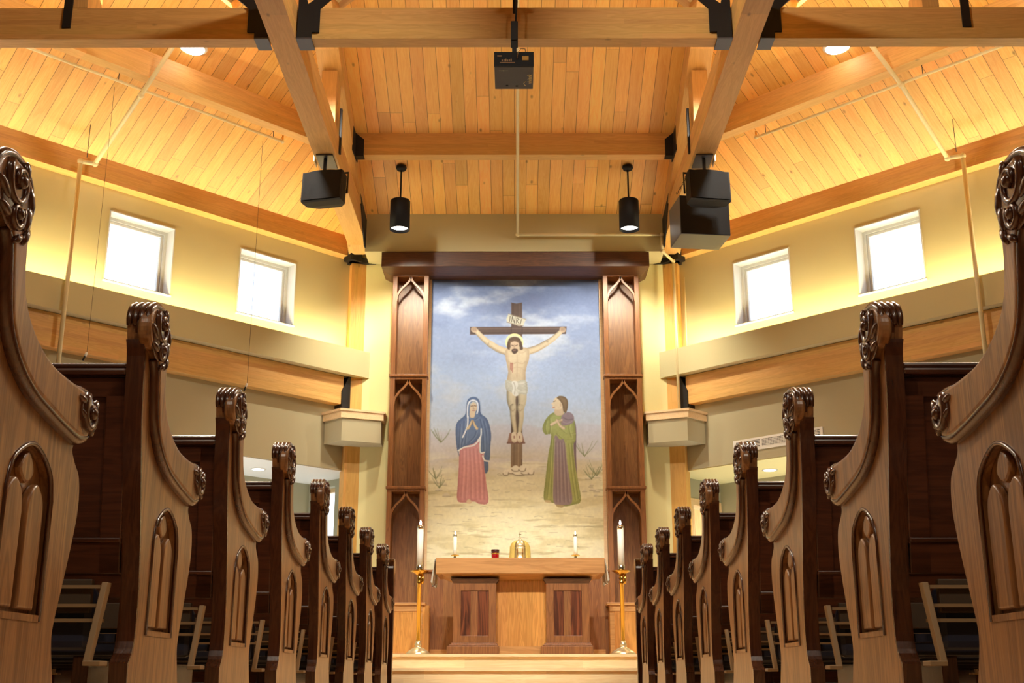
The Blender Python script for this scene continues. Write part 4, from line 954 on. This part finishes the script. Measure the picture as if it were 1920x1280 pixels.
def make_pew(sd):
    root = empty('pew', (sd*AX, PEWY[0], 0))
    xs = sd
    mk_end(xs, root, True)
    far = mk_end(xs, root, False); far.location = (sd*PL, 0, 0)
    X = lambda a, b: tuple(sorted((sd*a, sd*b)))
    # back: leaning board with frame; seen from behind
    def leaned(mb): return mb.tf(Matrix.Translation((0, .14, .33)) @ Matrix.Rotation(math.radians(8), 4, 'X') @ Matrix.Translation((0, -.14, -.33)))
    a, b = X(.042, PL)
    bk = MB(); bk.box(a, b, .148, .165, .33, .82)
    for u, v in ((.042, .095), (PL-.08, PL), (1.24, 1.33), (2.47, 2.56)):
        p_, q_ = X(u, v); bk.box(p_, q_, .136, .148, .33, .81)
    bk.box(a, b, .136, .148, .76, .81).box(a, b, .130, .148, .405, .416).box(a, b, .136, .148, .33, .405)
    leaned(bk).build('backrest', M['pew_dark'], root, bevel=.003)
    leaned(MB().box(a, b, .120, .19, .815, .832).box(a, b, .126, .184, .832, .845)).build('top_rail', M['pew_dark'], root, bevel=.006)
    MB().box(a, b, .16, .60, .40, .43).build('seat', M['pew_dark'], root, bevel=.008)
    for u in (.42, 1.9, 3.2):
        p_, q_ = X(u, u+.05); MB().box(p_, q_, .16, .50, 0, .40).build('support', M['pew_post'], root, bevel=.003)
    # folded kneeler behind the back
    a2, b2 = X(.10, PL-.1)
    ko = MB().box(a2, b2, .12, .14, .235, .315).build('kneeler', M['kboard'], root, bevel=.003)
    MB().box(a2, b2, .145, .20, .15, .30).build('kneeler_pad', M['vinylpad'], ko, bevel=.02)
    MB().box(*X(.075, .30), .108, .119, .292, .300).box(*X(.075, .30), .108, .119, .248, .256).box(*X(.07, PL-.12), .118, .143, .214, .222).build('kneeler_channel', M['kmetal'], ko)
    MB().box(*X(.06, PL-.12), .20, .24, .17, .19).box(*X(.06, PL-.12), .24, .28, .14, .148).build('kneeler_rail', M['vinylpad'], ko)
    for u in (.05, 1.85, PL-.10):
        x1 = sd*u; sl_ = .014*sd; w_ = sd*.015
        ar = MB().hexa([(x1+sl_, .045, .118), (x1+sl_+w_, .045, .118), (x1+sl_+w_, .07, .118), (x1+sl_, .07, .118), (x1, .085, .305), (x1+w_, .085, .305), (x1+w_, .115, .305), (x1, .115, .305)])
        u0, u1 = sorted((x1+sl_+w_, x1-sd*.012)); ar.box(u0, u1, .045, .10, .112, .124)
        ar.build('kneeler_arm', M['kmetal'], ko, bevel=.002)
    return root
ordn = ['nearest the camera and cropped by the frame', 'second from the camera', 'third from the camera', 'fourth from the camera', 'fourth from the altar screen', 'third from the altar screen', 'second from the altar screen', 'last before the altar screen']
for sd in (-1, 1):
    proto = make_pew(sd)
    for i, y in enumerate(PEWY):
        o = proto if i == 0 else copy_tree(proto)
        o.location = (sd*AX, y, 0)
        extra = ''
        tag(o, 'dark oak pew %s of the aisle, %s%s' % (side[sd], ordn[i], extra), 'pew', 'pews %s of the aisle' % side[sd])
    # front screen
    e = empty('pew_screen', (sd*AX, 9.12, 0), 'dark oak front screen before the first pew on the %s side' % side[sd], 'screen', 'front pew screens')
    X = lambda a, b: tuple(sorted((sd*a, sd*b)))
    pr = sm_keep([(0, 0), (0, .05), (.02, .05), (.03, .08), (.03, .60), (.0, .84), (-.005, .92), (.03, .975), (.09, .98), (.13, .94), (.13, .86), (.10, .60), (.10, .08), (.12, 0)])
    pl_ = plate2d([pr], .05, .006); pl_.tf(Matrix.Translation((.03, 0, 0)))
    if sd < 0: pl_.v = [(-x, y, z) for x, y, z in pl_.v]
    pl_.build('end_post', M['pew_post'], e)
    MB().box(*X(.05, PL), .04, .07, .06, .80).build('panel', M['pew_dark'], e)
    MB().box(*X(.05, PL), .02, .10, .80, .83).build('top_rail', M['pew_dark'], e, bevel=.005)

# ------------------------------------------------------------------ pendants, speakers, projector
for sd, px in ((-1, 752), (1, 1180)):
    k = at_y(px, 312, 1.0); kz = (k.z-CH)
    Y = (ZH+CC*YH-CH)/(kz+CC); z = zc_mid(Y); x = sd*1.305
    e = empty('pendant_lamp', (x, Y, z), 'black cylinder pendant hanging %s of centre before the bulkhead' % side[sd], 'pendant lamp', 'cylinder pendants')
    MB().lathe([(.012, .01), (.058, .005), (.062, -.02), (.05, -.045), (.014, -.052)], seg=24).build('canopy', M['blackp'], e)
    MB().tube([(0, 0, -.04), (0, 0, -.43)], .010, 10).build('stem', M['black'], e)
    MB().lathe([(.02, -.42), (.108, -.425), (.114, -.435), (.114, -.78), (.106, -.78), (.104, -.72)], seg=36).build('shade', M['blackp'], e)
    MB().lathe([(.001, -.745), (.104, -.745), (.104, -.74), (.001, -.74)], seg=30).build('lens', M['lampwhite'], e)
def speaker(loc, yaw, pitch, lab, sd):
    e = empty('wall_speaker', loc, lab, 'speaker', 'hanging speakers'); e.rotation_euler = (pitch, 0, yaw)
    # plan outline: wide front, tapered rear; front at -y
    w, h = .205, .155
    def ring(y, hw, hh): return [(-hw, y, -hh), (hw, y, -hh), (hw, y, hh), (-hw, y, hh)]
    mb = MB(); ys = [(-.13, w, h), (-.10, w+.004, h+.004), (.02, w-.005, h-.005), (.12, w*.62, h*.8), (.14, w*.55, h*.75)]
    for (a, b) in zip(ys, ys[1:]): mb.hexa([Vector(p) for p in ring(a[0], a[1], a[2])]+[Vector(p) for p in ring(b[0], b[1], b[2])])
    mb.build('cabinet', M['blackp'], e)
    g = MB(); nseg = 12; vs = []
    for i in range(nseg+1):
        x = -w*.94+2*w*.94*i/nseg; bow = .022*(1-(x/w)**2); drop = .012*(1-(x/w)**2)
        vs += [(x, -.131-bow, -h*.93-drop), (x, -.131-bow, h*.93+drop), (x, -.128, -h*.93), (x, -.128, h*.93)]
    fs = []
    for i in range(nseg):
        a = i*4; b = a+4; fs += [(a, b, b+1, a+1), (a, a+2, b+2, b), (a+1, b+1, b+3, a+3), (a+2, a+3, b+3, b+2)]
    fs += [(0, 1, 3, 2), (nseg*4, nseg*4+2, nseg*4+3, nseg*4+1)]
    g.add(vs, fs, False).build('grille', M['grille'], e)
    y = MB().tube([(w+.02, -.01, -.05), (w+.02, -.01, h+.02), (-w-.02, -.01, h+.02), (-w-.02, -.01, -.05)], .012, 6)
    y.build('yoke', M['black'], e)
for sd in (-1, 1):
    c = at_y(612 if sd < 0 else 1324, 358, 10.75)
    speaker(c, math.radians(-14 if sd < 0 else 10), math.radians(-4), 'black ceiling speaker hung below the %s chord%s' % (side[sd], '' if sd < 0 else ', in front of a larger box speaker'), sd)
    m_ = empty('speaker_mount', (sd*XA, 10.9, ZA), 'grey steel plate clamped under the %s chord above the speaker' % side[sd], 'bracket', 'speaker mounts')
    MB().box(-.085, .085, -.16, .16, -.016, -.001).build('plate', M['steel'], m_)
    MB().tube([(0, -.08, -.01), (0, -.10, c.z+.19-ZA)], .018, 8).build('neck', M['black'], m_)
    xx = sd*.125; MB().box(min(xx, xx-sd*.01), max(xx, xx-sd*.01), -.06, .10, -.03, .07).build('side_clamp', M['pine_trim'], m_)
sb = empty('box_speaker', tuple(at_y(1313, 418, 11.35)), 'large black box speaker hung behind the right hanging speaker', 'speaker'); sb.rotation_euler = (math.radians(0), 0, math.radians(7))
MB().prism([(-.26, -.18, -.20), (.26, -.18, -.20), (.26, -.18, .22), (-.26, -.18, .22)], (0, .42, 0)).build('cabinet', M['spk_grey'], sb, bevel=.004)
MB().box(-.255, .255, -.19, -.181, -.195, .215).build('grille', M['grille'], sb)
MB().tube([(0, .1, .22), (0, .1, .36)], .02, 8).build('neck', M['black'], sb)
ch = MB()
p0 = at_y(1270, 362, 11.2); p1 = at_y(1292, 326, 10.95)
for k in range(9):
    c = p0.lerp(p1, k/8); d = (p1-p0).normalized(); uu = Vector((0, 1, 0)) if k % 2 else d.cross(Vector((0, 1, 0))).normalized()
    pts = [c+d*.016*math.cos(a)+uu*.008*math.sin(a) for a in [2*math.pi*j/10 for j in range(11)]]
    ch.tube(pts, .003, 5)
tag(ch.build('safety_chain', M['black']), 'black safety chain between the right speaker and the box speaker', 'chain')

pj = empty('projector', (.0, 8.3, 4.73), 'charcoal ceiling projector hanging below the middle tie beam', 'projector')
MB().box(-.158, .152, 0, .36, .0, .125).build('housing', M['proj'], pj, bevel=.004)
MB().box(-.160, .154, -.012, .0, .002, .127).build('rear_panel', M['blackp'], pj)
pt = MB().box(-.135, -.10, -.015, -.012, .085, .095)
for k in range(6): pt.box(-.10+.014*k, -.091+.014*k, -.017, -.012, .04, .056+.004*(k % 3))
pt.box(-.115, .005, -.014, -.012, .03, .036).build('ports', M['silver'], pj)
MB().box(.062, .112, -.016, -.012, .052, .088).build('warning_label', M['label_y'], pj)
bt = MB()
for k in range(7): bt.box(-.122+.011*k, -.117+.011*k, .052-.004*(k == 3), .057+.004*(k == 3), -.002, 0)
bt.build('buttons', M['silver'], pj)
MB().ball((-.06, .30, 0), .012, .012, .004, 10).ball((.02, .31, 0), .012, .012, .004, 10).build('feet', M['blackp'], pj)
tc_ = bpy.data.curves.new('brand_text', 'FONT'); tc_.body = 'vivitek'; tc_.size = .058; tc_.extrude = .0008; tc_.align_x = 'CENTER'
to = bpy.data.objects.new('brand_text', tc_); COL.objects.link(to)
dg = bpy.context.evaluated_depsgraph_get(); tm = bpy.data.meshes.new_from_object(to.evaluated_get(dg)); bpy.data.objects.remove(to)
tm.materials.append(M['gold_text']); to = bpy.data.objects.new('brand_lettering', tm); COL.objects.link(to); to.parent = pj
to.matrix_local = Matrix(((0, -1, 0, .142), (-1, 0, 0, .19), (0, 0, -1, -.0015), (0, 0, 0, 1)))
hk = MB().tube([(.092, .30, -.001), (.080, .283, -.001), (.076, .265, -.001), (.080, .247, -.001), (.092, .23, -.001)], .003, 6); hk.build('brand_mark', M['gold_text'], pj)
MB().tube([(.02, -.02, .06), (.03, -.05, .11), (.05, -.04, .14), (.085, -.02, .15), (.09, -.01, .13)], .004, 6).build('cable', M['silver'], pj)
bm_ = empty('projector_mount', (0, 8.36, 4.86), 'black drop pole and bracket holding the projector in front of the tie beam', 'bracket')
MB().box(-.018, .018, -.02, .016, 0, .30).build('pole', M['black'], bm_)
MB().box(-.028, .028, -.03, .10, .13, .30).build('clamp', M['black'], bm_, bevel=.003)
MB().tube([(.01, 0, .28), (.02, .0, .5), (.0, .0, .66)], .008, 8).tube([(0, .1, .45), (0, .1, 1.6)], .014, 8).build('conduit', M['black'], bm_)
MB().lathe([(.075, .57), (.08, .575), (.075, .585)], (0, .02, 0), 24).build('ceiling_disc', M['black'], bm_)

# recessed white lamp discs on the side ceilings
for sd, px in ((-1, 362), (1, 1570)):
    p = on_side_ceiling(px, 90, .03, sd)
    e = empty('ceiling_lamp', p, 'white round ceiling lamp glowing on the %s slope just under the tie beam' % side[sd], 'ceiling lamp', 'round ceiling lamps')
    MB().lathe([(.02, .04), (.135, .03), (.14, .0), (.13, -.01)], seg=30).build('ring', M['white'], e)
    MB().lathe([(.001, -.035), (.06, -.03), (.11, -.015), (.128, .0), (.001, .0)], seg=30).build('diffuser', M['lampwhite'], e)

# ------------------------------------------------------------------ sprinkler pipes
def pipe_obj(name, runs, fit, lab, cat='pipe', group=None, r=.022):
    e = empty(name, (0, 0, 0), lab, cat, group)
    for pts in runs:
        MB().tube(pts, r, 12).build('pipe_run', M['pipe'], e)
    f = MB()
    for p in fit: f.ball(p, r*1.5, seg=12)
    f.build('fittings', M['pipe'], e)
    return e
k = at_y(971, 440, 13.1); a = Vector((k.x, 13.1, k.z)); b = Vector((.03, 8.9, k.z+CC*(13.1-8.9)))
c = at_y(1241, 440, 13.1); c.z = a.z; d = c.copy(); d.z = at_y(1246, 471, 13.1).z
e_ = at_y(1262, 474, 13.45); e2 = Vector((e_.x, 13.45, 3.08))
pipe_obj('sprinkler_pipe', [[b, a], [a, c], [c, d], [d, Vector((e_.x, 13.45, d.z))], [Vector((e_.x, 13.45, d.z)), e2]], [a, c, d, Vector((e_.x, 13.45, d.z))],
         'cream pipe running down the centre ceiling, across the bulkhead and down the right column', group=None, r=.017)
for sd in (-1, 1):
    m = lambda x: x if sd < 0 else None
    pts = dict(top=(150, 310), bot=(104, 690), el=(178, 306), cross=(264, 178), up=(335, 70)) if sd < 0 else dict(top=(1805, 296), bot=(1860, 690), el=(1776, 297), cross=(1690, 160), up=(1622, 70))
    t = at_n(*pts['top'], .16, sd); b = Vector((t.x, t.y, 2.75)); s_ = s_of(t)
    el = sp(sd, s_, .32, t.z); 
    cr = on_side_ceiling(*pts['cross'], .31, sd); up = on_side_ceiling(*pts['up'], .31, sd)
    el = on_side_ceiling(*pts['el'], .31, sd)
    t.z = el.z; t = sp(sd, s_, .16, el.z); b = sp(sd, s_, .16, 2.7)
    pipe_obj('sprinkler_pipe', [[b, t], [t, el], [el, cr, up]], [t, el, cr], 'cream sprinkler riser against the %s window wall bending up the ceiling slope' % side[sd], group='side sprinkler risers')
    q0, q1 = ((530, 265), (75, 103)) if sd < 0 else ((1418, 258), (1866, 93))
    l0 = on_side_ceiling(*q0, .17, sd); n_ = (KX+KY)*R2-(l0.y+sd*l0.x)*R2; s0 = s_of(l0); s1 = 7.8
    l1 = sp(sd, s1, n_, l0.z); l0 = sp(sd, s0, n_, l0.z)
    br_ = pipe_obj('sprinkler_branch', [[l0, l1]], [l0], 'thin cream sprinkler branch parallel to the %s wall under the sloping ceiling' % side[sd], group='sprinkler branches', r=.014)
    hd = MB().tube([l0, l0+Vector((0, 0, .07))], .01, 8); hd.build('sprinkler_head', M['gold'], br_)
    for ss_ in (s0+.12, s0+1.9, s0+3.6): 
        p = sp(sd, ss_, n_, l0.z); MB().tube([p, Vector((p.x, p.y, zc_side(n_)))], .004, 6).build('hanger_rod', M['wire'], br_)
    for ss_ in (s_, ): p = sp(sd, ss_, .3, el.z); MB().tube([p, Vector((p.x, p.y, zc_side(.3)+.05))], .004, 6).build('hanger_rod', M['wire'], br_)
# conduit beside the right column
tag(MB().tube([at_y(1283, 520, 13.6), Vector((at_y(1283, 520, 13.6).x, 13.6, 3.9))], .009, 8).build('conduit', M['pipe']), 'thin cream conduit beside the right timber column above the ledge', 'pipe')
# hanging microphones on the left
for (x0, y0), (x1, y1), lab in (((220, 132), (162, 672), 'small microphone on a long thin wire, nearer the left frame edge'), ((497, 250), (463, 730), 'small microphone on a long thin wire, left of the corner column')):
    p = at_n(x1, y1-8, .75, -1); n_ = .75; top = Vector((p.x, p.y, zc_side(n_)))
    e = empty('hanging_microphone', p, lab, 'microphone', 'hanging microphones')
    MB().tube([(0, 0, 0), (0, 0, top.z-p.z)], .0018, 6).build('wire', M['wire'], e)
    MB().tube([(0, 0, .02), (-.01, -.01, -.02)], .012, 8).build('clip', M['white'], e)
    MB().tube([(-.01, -.01, -.015), (-.022, -.02, -.06)], .009, 8).build('capsule', M['black'], e)

# ------------------------------------------------------------------ alcove details
# left: recessed lamp and a window
p = at_z(484, 879, 2.438)
e = empty('recessed_lamp', p, 'white recessed lamp in the soffit of the left alcove', 'lamp'); MB().lathe([(.09, -.004), (.09, .002)], seg=28).build('trim_ring', M['white'], e); MB().lathe([(.07, -.006), (.07, .0)], seg=28).build('lens', M['lampwhite2'], e)
p = at_z(1443, 881, 2.438)
e = empty('recessed_lamp', p, 'white recessed lamp glowing in the soffit of the right alcove', 'lamp'); MB().lathe([(.09, -.004), (.09, .002)], seg=28).build('trim_ring', M['white'], e); MB().lathe([(.07, -.006), (.07, .0)], seg=28).build('lens', M['lampwhite'], e)
light('SPOT', p+Vector((0, 0, -.03)), 60, WARM, size=.05, target=p+Vector((0, 0, -2)), spot=2.6, name='recessed_light')
light('AREA', sp(1, 1.8, -.7, 1.0), 9, (1, .85, .5), size=1.2, target=sp(1, 1.8, -.7, 3), name='alcove_fill')  # unseen area lights added in both alcoves to brighten the soffits
light('AREA', sp(-1, 1.8, -.7, 1.0), 9, (.95, .97, 1), size=1.2, target=sp(-1, 1.8, -.7, 3), name='alcove_fill')
fr = MB()
for (a, b, c, d) in ((-1.15, -1.11, 1.2, 2.36), (-.70, -.66, 1.2, 2.36), (-1.11, -.70, 2.31, 2.36), (-1.11, -.70, 1.2, 1.25)): sidebox(fr, -1, -.42, -.36, a, b, c, d)
f = tag(fr.build('window_11', M['pine_trim']), kind='structure')
g = MB(); sidebox(g, -1, -.40, -.395, -1.11, -.70, 1.25, 2.31); g.build('pane', M['glass'], f)
fr = MB()
for (a, b, c, d) in ((-1.195, -1.14, 0, 2.2), (-.615, -.56, 0, 2.2), (-1.14, -.615, 2.12, 2.2)): sidebox(fr, 1, -.46, -.24, a, b, c, d)
tag(fr.build('door_1', M['pine_trim']), kind='structure')
# pine boarded room beyond the right opening
rb = MB(); sidebox(rb, 1, -1.7, -1.6, -3.4, .3, 0, 3.0); tag(rb.build('wall_room_beyond', M['pine_wall']), kind='structure')
rb = MB(); sidebox(rb, 1, -1.7, -.45, -3.4, .3, 2.6, 2.66); tag(rb.build('ceiling_room_beyond', M['pine_wall']), kind='structure')
light('AREA', sp(1, -1.0, -1.5, 2.5), 22, WARM, size=.5, target=sp(1, -1.1, -1.5, 0), name='room_fill')  # unseen lamp added to light the pine boards
wl = MB(); sidebox(wl, 1, -.249, -.235, -.54, -.46, 1.75, 1.84)
tag(wl.build('wall_thermostat', M['white']), 'small white thermostat beside the pine framed opening in the right alcove', 'thermostat')
# air vent on the right wall
v = empty('air_vent', sp(1, .71, NW, 2.56), 'long white air vent grille on the right wall above the alcove', 'vent')
Mv = sideframe(1, .71, NW, 2.56); Mvi = Matrix.Translation(-v.location)
def vb(name, boxes, mat):
    mb = MB()
    for (s0, s1, n0, n1, z0, z1) in boxes: sidebox(mb, 1, .71+s0, .71+s1, NW+n0, NW+n1, 2.56+z0, 2.56+z1)
    mb.tf(Mvi); return mb.build(name, mat, v)
vb('frame', [(0, 1.15, 0, .012, 0, .03), (0, 1.15, 0, .012, .115, .14), (0, .035, 0, .012, .03, .115), (1.115, 1.15, 0, .012, .03, .115), (.355, .375, 0, .012, .03, .115), (.735, .755, 0, .012, .03, .115)], M['white'])
vb('backing', [(.03, 1.12, .001, .004, .03, .115)], M['proj'])
vb('louvres', [(.035, 1.115, .004, .011, .033+.0165*k, .040+.0165*k) for k in range(5)]+[(.375+.02*k, .380+.02*k, .004, .010, .03, .115) for k in range(36)], M['white'])
